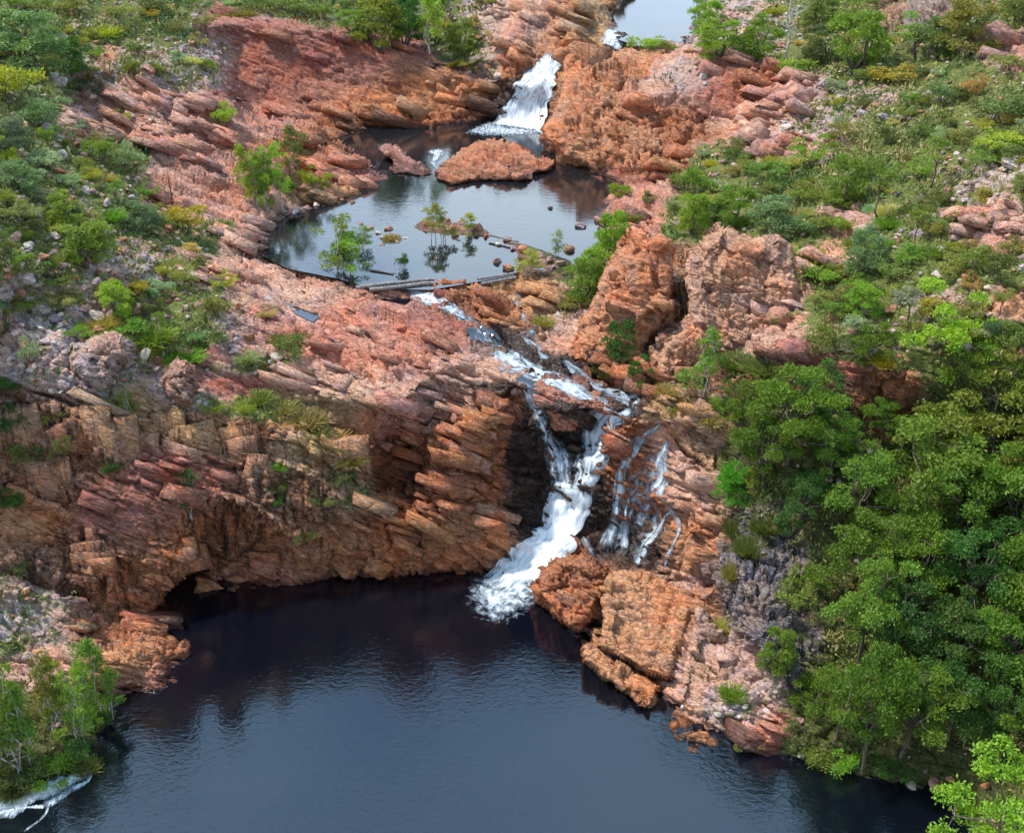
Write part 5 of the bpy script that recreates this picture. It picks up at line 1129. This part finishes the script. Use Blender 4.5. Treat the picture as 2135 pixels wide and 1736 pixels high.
T('dense', 30, 320, 84, 90, 'blue'); T('dense', 45, 395, 70, 90, 'blue'); T('shrub', 98, 350, 50, 70, 'grey'); T('shrub', 215, 340, 58, 70, 'green'); T('shrub', 276, 362, 80, 74, 'grey'); T('open', 248, 432, 60, 36, 'green'); T('shrub', 150, 388, 40, 50, 'grey'); T('shrub', 192, 374, 36, 56, 'yellow')
T('shrub', 312, 408, 40, 46, 'green'); T('dense', 298, 480, 72, 84, 'blue'); T('dense', 136, 470, 66, 92, 'green'); T('shrub', 25, 462, 56, 90, 'olive'); T('dense', 186, 548, 100, 130, 'green', 'wide mid green bushy tree in the middle of the boulder scree, left side'); T('shrub', 385, 478, 62, 96, 'yellow', 'spreading yellow-green bush where the scree meets the pale rock bank')
T('dense', 245, 652, 82, 80, 'lime', 'bright lime green round bush standing on the left cliff top'); T('shrub', 270, 690, 34, 90, 'bright'); T('tussock', 315, 700, 32, 90, 'bright'); T('sapling', 338, 735, 92, 36, 'green'); T('tussock', 380, 738, 30, 80, 'bright'); T('tussock', 300, 725, 26, 60, 'bright'); T('shrub', 170, 704, 40, 62, 'bright'); T('shrub', 64, 758, 76, 52, 'grey')
T('shrub', 16, 668, 50, 60, 'olive'); T('shrub', 62, 645, 40, 52, 'green'); T('shrub', 380, 600, 44, 70, 'olive'); T('shrub', 410, 560, 36, 60, 'moss'); T('tussock', 350, 560, 34, 70, 'olive'); T('shrub', 330, 620, 42, 60, 'grey'); T('shrub', 458, 715, 34, 52, 'moss'); T('tussock', 590, 700, 40, 50, 'olive'); T('shrub', 560, 660, 28, 40, 'straw'); T('shrub', 128, 600, 44, 66, 'moss'); T('open', 12, 560, 84, 40, 'moss')
# --- left cliff face
T('shrub', 10, 832, 54, 62, 'dark'); T('shrub', 34, 902, 70, 64, 'dark'); T('shrub', 110, 885, 48, 52, 'olive'); T('shrub', 60, 965, 64, 86, 'moss'); T('open', 146, 1000, 104, 56, 'moss'); T('sapling', 274, 896, 84, 40, 'green'); T('shrub', 236, 992, 46, 46, 'dark'); T('shrub', 450, 856, 36, 48, 'bright'); T('shrub', 512, 872, 40, 54, 'bright')
T('sapling', 400, 1078, 92, 42, 'dark'); T('shrub', 583, 986, 28, 34, 'bright'); T('shrub', 640, 1132, 40, 56, 'moss'); T('shrub', 30, 1062, 56, 62, 'dark'); T('tussock', 216, 850, 44, 60, 'ochre'); T('tussock', 640, 870, 34, 80, 'ochre'); T('tussock', 590, 840, 30, 70, 'ochre'); T('tussock', 700, 910, 30, 70, 'ochre'); T('tussock', 540, 826, 26, 60, 'olive')
T('shrub', 720, 1010, 40, 70, 'moss'); T('shrub', 670, 1060, 44, 60, 'moss'); T('shrub', 590, 1040, 44, 50, 'moss'); T('tussock', 740, 960, 34, 60, 'ochre'); T('shrub', 184, 1310, 36, 38, 'grey'); T('shrub', 46, 1190, 40, 50, 'moss')
T('shrub', 580, 1060, 36, 40, 'dark'); T('tussock', 660, 900, 30, 60, 'moss')
# --- bottom left saplings
for a in ((205, 1484, 150, 66, 'green'), (170, 1550, 140, 56, 'lime'), (138, 1532, 150, 50, 'lime'), (112, 1524, 168, 60, 'olive'), (38, 1606, 214, 74, 'bright'), (70, 1590, 160, 64, 'green'), (10, 1560, 180, 70, 'bright'), (232, 1492, 84, 44, 'green'), (-30, 1600, 200, 80, 'green'), (190, 1510, 120, 54, 'bright')):
    T('sapling', *a)
T('shrub', 110, 1616, 60, 90, 'bright'); T('shrub', 60, 1626, 54, 84, 'moss'); T('shrub', 0, 1636, 54, 84, 'moss'); T('shrub', 168, 1580, 50, 60, 'dark'); T('shrub', 222, 1512, 50, 50, 'dark')
T('tussock', 180, 1605, 34, 50, 'moss'); T('tussock', 30, 1644, 30, 70, 'moss'); T('shrub', 20, 1500, 50, 70, 'olive')
# --- pool edge
for a in ((512, 424, 138, 50, 'lime'), (532, 432, 110, 46, 'lime'), (558, 440, 120, 44, 'bright'), (580, 434, 150, 50, 'lime'), (548, 420, 104, 42, 'olive')): T('sapling', *a)
T('sapling', 617, 368, 124, 54, 'olive', 'tallest slender white-stemmed sapling on the left shore of the upper pool'); T('shrub', 650, 396, 62, 66, 'yellow'); T('shrub', 668, 402, 30, 40, 'olive'); T('shrub', 600, 404, 34, 44, 'dark')
T('sapling', 722, 572, 122, 74, 'green', 'leafy green sapling clump standing in the lower left of the upper pool'); T('sapling', 738, 574, 92, 60, 'bright'); T('sapling', 704, 566, 70, 50, 'dark'); T('sapling', 756, 520, 50, 40, 'olive')
T('shrub', 841, 562, 42, 34, 'dark', 'small dark green shrub alone in the lower middle of the upper pool')
T('sapling', 906, 500, 80, 40, 'yellow'); T('sapling', 926, 502, 70, 40, 'olive'); T('sapling', 974, 492, 46, 42, 'yellow'); T('sapling', 1098, 574, 66, 46, 'yellow'); T('sapling', 1160, 535, 56, 34, 'grey'); T('tussock', 815, 500, 18, 36, 'ochre')
T('dense', 1272, 526, 112, 92, 'bright'); T('dense', 1216, 622, 112, 104, 'green'); T('shrub', 1240, 570, 80, 80, 'bright'); T('shrub', 1288, 410, 44, 56, 'bright'); T('shrub', 1310, 470, 44, 70, 'olive'); T('shrub', 1160, 306, 26, 26, 'moss'); T('shrub', 1188, 640, 40, 60, 'olive'); T('tussock', 1135, 660, 24, 40, 'ochre'); T('shrub', 1350, 420, 30, 40, 'moss')
# --- behind the hump
for a in ((794, 98, 118, 118, 'green'), (740, 70, 60, 80, 'green'), (848, 96, 108, 84, 'dark'), (966, 110, 74, 76, 'green'), (830, 60, 80, 90, 'dark')): T('dense', *a)
T('sapling', 893, 112, 124, 58, 'lime', 'tall bright lime sapling rising behind the smooth red hump'); T('shrub', 958, 140, 26, 46, 'yellow'); T('shrub', 910, 20, 40, 60, 'dark'); T('shrub', 760, 20, 44, 80, 'moss'); T('shrub', 1010, 20, 40, 70, 'olive')
# --- right of the topmost pool
T('shrub', 1352, 112, 38, 90, 'bright'); T('shrub', 1390, 108, 28, 50, 'green'); T('dense', 1470, 70, 80, 70, 'bright'); T('dense', 1498, 124, 84, 112, 'bright'); T('dense', 1580, 128, 98, 84, 'green'); T('dead', 1641, 130, 132, 78, 'white', 'bare white dead tree near the top edge, right of the topmost pool')
T('shrub', 1648, 164, 44, 96, 'bright'); T('dense', 1706, 66, 80, 90, 'olive'); T('dense', 1780, 152, 140, 124, 'green'); T('dense', 1790, 66, 80, 90, 'olive'); T('dense', 1716, 130, 80, 90, 'moss'); T('open', 1912, 124, 92, 116, 'green'); T('dense', 2010, 118, 124, 124, 'olive'); T('dense', 1950, 120, 90, 80, 'moss'); T('shrub', 1866, 170, 36, 116, 'yellow'); T('shrub', 1962, 222, 62, 68, 'blue'); T('shrub', 2026, 204, 48, 60, 'ochre'); T('shrub', 1900, 226, 36, 50, 'green'); T('shrub', 2092, 252, 54, 116, 'moss')
T('dense', 2120, 50, 80, 80, 'olive'); T('shrub', 2110, 160, 40, 80, 'olive'); T('shrub', 1810, 170, 34, 60, 'green')
# --- right hillside
for a in ((1530, 312, 40, 56, 'olive'), (1690, 345, 64, 84, 'green'), (1752, 292, 42, 76, 'olive'), (1450, 400, 66, 76, 'bright'), (1610, 372, 56, 92, 'green'), (1675, 420, 50, 80, 'green'), (1676, 490, 50, 70, 'blue'), (1560, 360, 40, 60, 'olive'), (2090, 318, 46, 120, 'yellow'), (2050, 414, 40, 70, 'yellow'), (1990, 572, 44, 96, 'olive'), (1866, 580, 44, 80, 'olive'), (1960, 420, 40, 60, 'moss'), (2070, 340, 44, 90, 'green'), (1600, 420, 44, 70, 'moss'), (1850, 300, 40, 60, 'moss'), (2000, 300, 40, 70, 'olive'), (2110, 520, 40, 70, 'olive'), (2060, 470, 34, 60, 'moss'), (1990, 480, 34, 60, 'olive'), (1730, 440, 44, 70, 'green'), (1780, 600, 40, 60, 'bright'), (1940, 650, 50, 80, 'yellow'), (2020, 660, 50, 70, 'olive'), (2100, 600, 40, 60, 'moss'), (1880, 620, 40, 70, 'green')): T('shrub', *a)
for a in ((1755, 420, 114, 96, 'green'), (1444, 490, 104, 80, 'bright'), (1532, 468, 92, 94, 'green'), (1618, 484, 80, 112, 'blue'), (1800, 566, 100, 100, 'blue'), (1796, 660, 84, 84, 'bright'), (1480, 466, 60, 60, 'dark')): T('dense', *a)
T('open', 1826, 466, 168, 76, 'green', 'lone tall thin-trunked open tree in the middle of the right slope')
for a in ((1942, 392, 104, 66, 'green'), (2012, 386, 66, 50, 'olive'), (1906, 505, 80, 50, 'green'), (1886, 684, 110, 74, 'grey'), (2080, 660, 70, 50, 'olive'), (1735, 362, 70, 44, 'green')): T('open', *a)
T('tussock', 1690, 556, 50, 130, 'bright'); T('tussock', 1640, 540, 40, 80, 'bright'); T('shrub', 1720, 590, 40, 80, 'bright'); T('shrub', 1790, 690, 44, 86, 'grey'); T('shrub', 1716, 730, 60, 90, 'moss'); T('shrub', 1740, 660, 50, 70, 'green'); T('shrub', 1760, 740, 56, 90, 'moss')
# --- around the pinnacles
T('dense', 1290, 752, 118, 84, 'dark'); T('dense', 1330, 800, 84, 66, 'dark'); T('shrub', 1262, 770, 60, 60, 'moss'); T('shrub', 1372, 668, 40, 56, 'moss'); T('sapling', 1462, 836, 158, 78, 'green', 'narrow green tree with pale trunk in the cleft below the broad right pinnacle'); T('shrub', 1420, 660, 40, 36, 'moss'); T('shrub', 1620, 668, 34, 50, 'olive'); T('tussock', 1540, 760, 40, 80, 'moss'); T('tussock', 1600, 772, 44, 90, 'olive')
T('tussock', 1420, 846, 30, 60, 'ochre'); T('tussock', 1480, 880, 40, 70, 'straw'); T('tussock', 1388, 812, 26, 50, 'ochre')
# --- forest on the right
T('broad', 1972, 862, 220, 190, 'lime', 'broad bright tree with a bare leaning trunk above the forest')
for a in ((1640, 968, 200, 190, 'deep'), (1560, 930, 130, 120, 'deep'), (1700, 900, 130, 120, 'dark'), (1590, 1010, 130, 130, 'deep'), (2056, 880, 140, 160, 'bright'), (1806, 800, 110, 100, 'green'), (2120, 900, 160, 120, 'bright'), (1724, 1000, 130, 140, 'green'), (1930, 1050, 180, 210, 'bright'), (2050, 1050, 210, 240, 'bright'), (1840, 920, 90, 90, 'green'), (1780, 1130, 180, 160, 'bright'), (1870, 1150, 170, 170, 'deep'), (1990, 1170, 190, 200, 'deep'), (2110, 1180, 220, 180, 'green'), (1800, 1250, 170, 180, 'deep'), (1900, 1270, 180, 180, 'green'), (2010, 1300, 190, 190, 'dark'), (2120, 1320, 190, 170, 'deep'), (1790, 1390, 190, 150, 'bright'), (1880, 1400, 150, 170, 'dark'), (1980, 1420, 160, 180, 'dark'), (2100, 1440, 170, 180, 'deep'), (1800, 1610, 210, 170, 'green'), (1740, 1540, 130, 120, 'deep'), (1880, 1580, 170, 180, 'deep'), (1960, 1560, 150, 160, 'dark'), (2080, 1560, 150, 140, 'dark'), (2150, 1600, 170, 140, 'green'), (2220, 1200, 240, 260, 'deep'), (2220, 1420, 220, 260, 'deep'), (1670, 1100, 110, 110, 'dark')):
    T('broad', *a[:4], {'bright': 'green', 'green': 'deep'}.get(a[4], a[4]))
T('dense', 1516, 1046, 104, 86, 'vivid'); T('dense', 1686, 1052, 84, 74, 'vivid', 'vivid green fern-like bush in the shade above the grey striated wall'); T('dense', 1612, 1402, 124, 80, 'green', 'dark green bush growing against the foot of the grey striated wall'); T('shrub', 1500, 850, 50, 66, 'bright'); T('shrub', 1530, 870, 50, 60, 'green'); T('shrub', 1660, 1260, 80, 90, 'green'); T('shrub', 1700, 1230, 70, 80, 'deep'); T('shrub', 1660, 1540, 40, 70, 'moss'); T('shrub', 1560, 1562, 34, 60, 'olive'); T('tussock', 1526, 1452, 44, 50, 'green'); T('tussock', 1560, 1150, 60, 60, 'moss'); T('tussock', 1530, 1110, 60, 50, 'moss'); T('tussock', 1510, 1200, 60, 46, 'ochre'); T('tussock', 1590, 1100, 50, 60, 'moss'); T('tussock', 1500, 1300, 40, 40, 'straw')
T('shrub', 1700, 1590, 50, 80, 'green'); T('shrub', 1760, 1606, 60, 80, 'bright'); T('shrub', 1850, 1622, 50, 80, 'dark'); T('dense', 1680, 1480, 100, 90, 'deep'); T('shrub', 1640, 1110, 60, 70, 'dark'); T('shrub', 1560, 1020, 60, 70, 'green')
T('broad', 2062, 1830, 190, 210, 'lime', 'bright lime green treetop rising in the bottom right corner, nearest of all')

# filler growth in the scrub zones: more shrubs, tussocks and thin trees, each its own
VEGG = A_VEG.reshape(PXg.shape)
fr = random.Random(5); tries = 0; made = 0
while made < 260 and tries < 9000:
    tries += 1
    px, py = fr.uniform(-30, 2160), fr.uniform(8, 760)
    i = int(np.searchsorted(GX, px)); j = int(np.searchsorted(GY, py))
    if VEGG[j, i] < fr.uniform(.22, .62) or pool[j, i]: continue
    s = .6+.6*(py/760)
    if any(abs(px-q[0]) < 30*s and abs(py-q[1]) < 19*s for q in PL): continue
    if 1180 < px < 1700 and 470 < py < 760: continue
    kd = fr.choices(['shrub', 'tussock', 'open'], [60, 34, 6])[0]
    col = fr.choices(['olive', 'moss', 'green', 'grey', 'yellow', 'straw', 'ochre', 'blue'], [24, 20, 16, 12, 9, 7, 7, 5])[0]
    w = fr.uniform(30, 62)*s*(1.15 if kd == 'shrub' else 1.0); h = w*{'shrub': fr.uniform(.5, .95), 'tussock': .55, 'open': 1.6}[kd]
    T(kd, px, py, h, w*(.75 if kd == 'open' else 1), col); made += 1

# ------------------------------------------------------------------ boulders of the scree, each its own
def blob(r, sub, rough, flat):
    import bmesh
    bm = bmesh.new(); bmesh.ops.create_icosphere(bm, subdivisions=sub, radius=1.)
    V = np.array([v.co[:] for v in bm.verts]); Fq = np.array([[v.index for v in f.verts] for f in bm.faces]); bm.free()
    nrm = r.normal(0, 1, (9, 3)); nrm /= np.linalg.norm(nrm, axis=1, keepdims=True)
    for n, d in zip(nrm, r.uniform(.45, .85, 9)):      # planar breaks
        s = V@n; V = V-np.clip(s-d, 0, None)[:, None]*n
    V = V*(1+rough*fbm(V*1.8+r.uniform(0, 30), 3, 7))[:, None]*np.array([1, r.uniform(.65, .95), flat])
    return V, Fq
BPRO = []
for i in range(9):
    r = np.random.default_rng(i+40); V, Fq = blob(r, 4, .16, r.uniform(.55, .85))
    o = mesh_np('boulder', V, Fq, MAT_ROCK, attrs={'wet': ('POINT', 'FLOAT', np.zeros(len(V)))}); BPRO.append(o.data); bpy.data.objects.remove(o)
BCOL = {'pale grey-pink': (.48, .38, .34), 'mauve': (.30, .21, .21), 'pinkish': (.42, .26, .20), 'orange-brown': (.38, .18, .10), 'cream': (.56, .48, .40)}
def boulder(px, py, d, cname=None, full=None, sink=.3):
    r = random.Random(int(px*7+py*13)); cname = cname or r.choice(list(BCOL)); c = BCOL[cname]
    p = on_water(px, py, grid_at(P1, np.array([float(px)]), np.array([float(py)]))[0]); dist = math.dist(p, (0, 0, H)); s = d*dist/F*.5
    o = bpy.data.objects.new('boulder', BPRO[r.randrange(9)]); COL.objects.link(o); o.location = (p[0], p[1], p[2]+s*(.55-sink)); o.scale = (s, s*r.uniform(.8, 1.1), s*r.uniform(.8, 1.1))
    o.rotation_euler = (r.uniform(-.4, .4), r.uniform(-.4, .4), r.uniform(0, 6.28)); o.color = (*c, 1)
    describe(o, f"{'large' if d > 44 else 'mid-sized' if d > 30 else 'small'} {cname} boulder", 'boulder', px, py, 'loose boulders on the slopes', full)
    PLB.append((px, py, d))
PLB = []
for a in ((300, 745, 40), (100, 700, 44, 'pale grey-pink'), (130, 690, 30), (72, 690, 34), (116, 662, 34), (240, 690, 34, 'pinkish'), (205, 655, 36), (180, 640, 28), (380, 500, 26), (395, 520, 30), (340, 520, 34), (360, 535, 26), (320, 545, 26), (60, 520, 40), (30, 500, 36), (90, 540, 34), (130, 560, 26), (20, 575, 34), (220, 180, 30), (190, 200, 26), (240, 195, 40, 'mauve'), (130, 175, 34), (112, 160, 26), (200, 215, 24), (120, 300, 26), (130, 330, 30), (180, 320, 30, 'pale grey-pink'), (160, 305, 22), (150, 420, 30), (180, 400, 26), (220, 430, 24), (260, 500, 22), (2110, 350, 36, 'cream'), (2125, 380, 30, 'cream'), (2090, 375, 24, 'cream'), (1710, 345, 22, 'cream'), (1800, 180, 22), (1830, 185, 24), (1780, 195, 20), (1850, 192, 20), (1765, 560, 30, 'pinkish'), (1700, 575, 26), (520, 700, 40, 'orange-brown'), (545, 730, 36, 'pinkish'), (490, 730, 30), (580, 740, 32), (470, 700, 26), (1740, 660, 40, 'orange-brown'), (1960, 640, 28), (2010, 630, 26), (1475, 1240, 34, 'orange-brown'), (1150, 560, 20), (1105, 590, 22), (1140, 600, 24, 'pinkish'), (1165, 650, 26), (1130, 690, 24), (560, 610, 24, 'cream'), (700, 595, 22), (745, 600, 26, 'pinkish'), (1000, 80, 24), (985, 70, 18), (1022, 145, 30, 'orange-brown'), (1050, 130, 36, 'orange-brown'), (1030, 165, 34, 'cream'), (150, 900, 30), (30, 1310, 40, 'mauve'), (80, 1320, 34, 'mauve'), (130, 1290, 30), (60, 1360, 30), (160, 1340, 26), (810, 480, 22, 'orange-brown'), (800, 498, 16, 'cream'), (690, 420, 22), (712, 412, 18), (660, 424, 20, 'cream'), (1060, 560, 28, 'orange-brown'), (1950, 1636, 36, 'pinkish'), (1900, 1640, 26), (1670, 1572, 18, 'cream'), (890, 470, 22, 'orange-brown'), (948, 478, 26, 'orange-brown'), (996, 478, 30, 'orange-brown'), (1012, 492, 20), (935, 460, 18, 'orange-brown'), (1040, 512, 18, 'cream'), (1070, 520, 20, 'pinkish'), (1125, 534, 24, 'pinkish'), (1145, 545, 22), (1170, 552, 26, 'pinkish'), (790, 488, 16), (828, 506, 14), (910, 540, 12), (1035, 548, 26, 'pinkish'), (770, 478, 20, 'pinkish'), (752, 470, 16, 'orange-brown'), (796, 512, 14, 'pinkish'), (846, 498, 12, 'cream'), (640, 436, 22, 'pinkish'), (615, 446, 18, 'cream'), (735, 424, 20, 'orange-brown'), (1092, 524, 30, 'orange-brown'), (1110, 548, 26, 'cream'), (1058, 500, 22, 'orange-brown'), (960, 466, 22, 'pinkish'), (868, 470, 14, 'cream'), (1740, 1600, 16)):
    boulder(*a)
fr = random.Random(9); made = 0; tries = 0
RUBG = A_RUB.reshape(PXg.shape)
while made < 190 and tries < 9000:
    tries += 1
    px, py = fr.uniform(-20, 2150), fr.uniform(30, 740)
    i = int(np.searchsorted(GX, px)); j = int(np.searchsorted(GY, py))
    if RUBG[j, i] < fr.uniform(.2, .5): continue
    if any(math.hypot(px-q[0], py-q[1]) < 26 for q in PLB): continue
    boulder(px, py, fr.uniform(15, 40)*(.6+.5*py/740)); made += 1

# uncountable small growth and stones
def scatter(n, seed, field, lo):
    r = np.random.default_rng(seed); w = np.clip(field-lo, 0, None)
    vis = (PXg > -150) & (PXg < 2300) & (PYg > -60) & (PYg < 1760); area = np.linalg.norm(np.cross(np.gradient(P1, axis=1), np.gradient(P1, axis=0)), axis=-1)
    pw = (w*vis*np.clip(area, 0, .05)).ravel()
    pw = np.where((poolf > .25), 0, pw); pw /= pw.sum()
    return r, r.choice(len(pw), n, p=pw)
pat = .5+.5*fbm(FLAT*.35, 3, 201).reshape(PXg.shape)*2
r, idx = scatter(19000, 1, VEGG*np.clip(pat, 0, 1)**1.5, .06)
Pb = P1.reshape(-1, 3)[idx]; k_ = 9
sz = r.uniform(.08, .26, len(idx))*(1+.6*sstep(60, 100, Pb[:, 1]))
ctr = np.repeat(Pb, k_, 0)+r.normal(0, 1, (len(idx)*k_, 3))*np.repeat(sz, k_)[:, None]*np.array([.8, .8, .3]); s_ = np.repeat(sz, k_)
ctr[:, 2] += s_*.45
d = r.normal(0, .55, (len(ctr), 3))+np.array([0, 0, .8]); V = leaves(r, ctr, d, 1., 3.4, .2)
V = ctr[:, None]+(V-ctr[:, None])*(s_*1.15)[:, None, None]
mg, nt = newmat('ground_cover_leaves'); k = NT(nt); a_ = k.n('ShaderNodeAttribute', attribute_name='leaf').outputs['Fac']
d_ = k.n('ShaderNodeBsdfPrincipled', i_Roughness=.7); k.l(k.mix(k.ramp(a_, .66, .8), k.mix(k.ramp(a_, .2, .7), C4(.090, .145, .026), C4(.195, .205, .045)), C4(.30, .235, .085)), d_.inputs['Base Color']); k.l(d_.outputs[0], k.n('ShaderNodeOutputMaterial').inputs[0])
lf = np.repeat(np.clip(.5+.5*fbm(Pb*.5, 3, 205)*1.8+r.normal(0, .12, len(idx)), 0, 1), k_*4)
gc = mesh_np('ground_cover', V.reshape(-1, 3), np.arange(len(V)*4).reshape(-1, 4), mg, smooth=False, attrs={'leaf': ('POINT', 'FLOAT', lf)})
tag(gc, 'low grass and spinifex growing between the rocks on both slopes', 'ground cover', kind='stuff')
r, idx = scatter(4200, 2, RUBG*(1.1-.6*np.clip(pat, 0, 1)), .10)
Pb = P1.reshape(-1, 3)[idx]; Vs, Fs, Cs = [], [], []; o0 = 0
base = [blob(np.random.default_rng(70+i), 2, .12, .7) for i in range(6)]
for i, p in enumerate(Pb):
    v, f = base[i % 6]; a = r.uniform(0, 6.28); s = r.uniform(.07, .24); ca, sa = math.cos(a), math.sin(a)
    Vs.append(np.stack([v[:, 0]*ca-v[:, 1]*sa, v[:, 0]*sa+v[:, 1]*ca, v[:, 2]], 1)*s+p+np.array([0, 0, s*.3])); Fs.append(f+o0); o0 += len(v)
    c = list(BCOL.values())[r.integers(0, 5)]; Cs.append(np.tile([*c, 1.], (len(v), 1)))
rub = mesh_np('rubble', np.concatenate(Vs), np.concatenate(Fs), MAT_LAND, attrs={'tint': ('POINT', 'FLOAT_COLOR', np.concatenate(Cs)), 'columns': ('POINT', 'FLOAT', np.zeros(o0)), 'plants': ('POINT', 'FLOAT', np.zeros(o0)), 'wet': ('POINT', 'FLOAT', np.zeros(o0))})
tag(rub, 'small loose stones strewn over the scree on both slopes', 'rubble', kind='stuff')

# ------------------------------------------------------------------ driftwood and sticks
LOGM = bark_material('bleached_wood', (.10, .085, .08), (.26, .23, .215))
def log(path, r0, r1, label, group=None, mat=None, name='driftwood_log'):
    V, Fq = tube(path, np.linspace(r0, r1, len(path)), 8)
    c = V.mean(0); o = mesh_np(name, V-c, Fq, mat or LOGM); o.location = c; tag(o, label, 'log' if 'log' in name else 'stick', group); return o
def lay(pts, z): return [unproj(px, py, z) for px, py in pts]
G = 'driftwood logs at the pool outlet'
log(lay([(742, 600), (800, 592), (860, 586), (905, 582)], 11.12), .13, .10, 'long grey log lying along the pool outlet, upper one of the left pair', G)
log(lay([(770, 604), (830, 598), (884, 591), (912, 590)], 11.05), .12, .12, 'dark grey log lying along the pool outlet, lower one of the left pair', G)
log(lay([(996, 582), (1030, 577), (1062, 572), (1078, 568)], 11.2), .09, .08, 'grey log slanting up right from the rusty rock bar, upper one', G)
log(lay([(1002, 592), (1040, 585), (1076, 578)], 11.1), .10, .08, 'grey log slanting up right from the rusty rock bar, lower one', G)
log(lay([(772, 562), (790, 565), (820, 570)], 11.06), .07, .05, 'short floating log above the left pair of logs', G)
log(lay([(1020, 490), (1050, 496), (1080, 504)], 11.3), .09, .07, 'log lying on the low rocky spit in the upper pool', G)
def stick(px, py, h, lean, label):
    p = grid_at(P1, np.array([float(px)]), np.array([float(py)]))[0]; log([p+np.array([0, 0, -.2]), p+np.array([lean*.5, 0, h*.5]), p+np.array([lean, 0, h])], .05, .025, label, None, BARK_DARK, 'bare_stick')
stick(366, 412, 1.9, -.05, 'thin dark burnt stick standing on the left strata ledges')
stick(956, 850, 1.6, -.25, 'thin grey stick leaning on the rock bank left of the main waterfall')
stick(12, 650, 2.4, -.2, 'dark leaning dead stem at the left edge in the scree')
finish_labels()
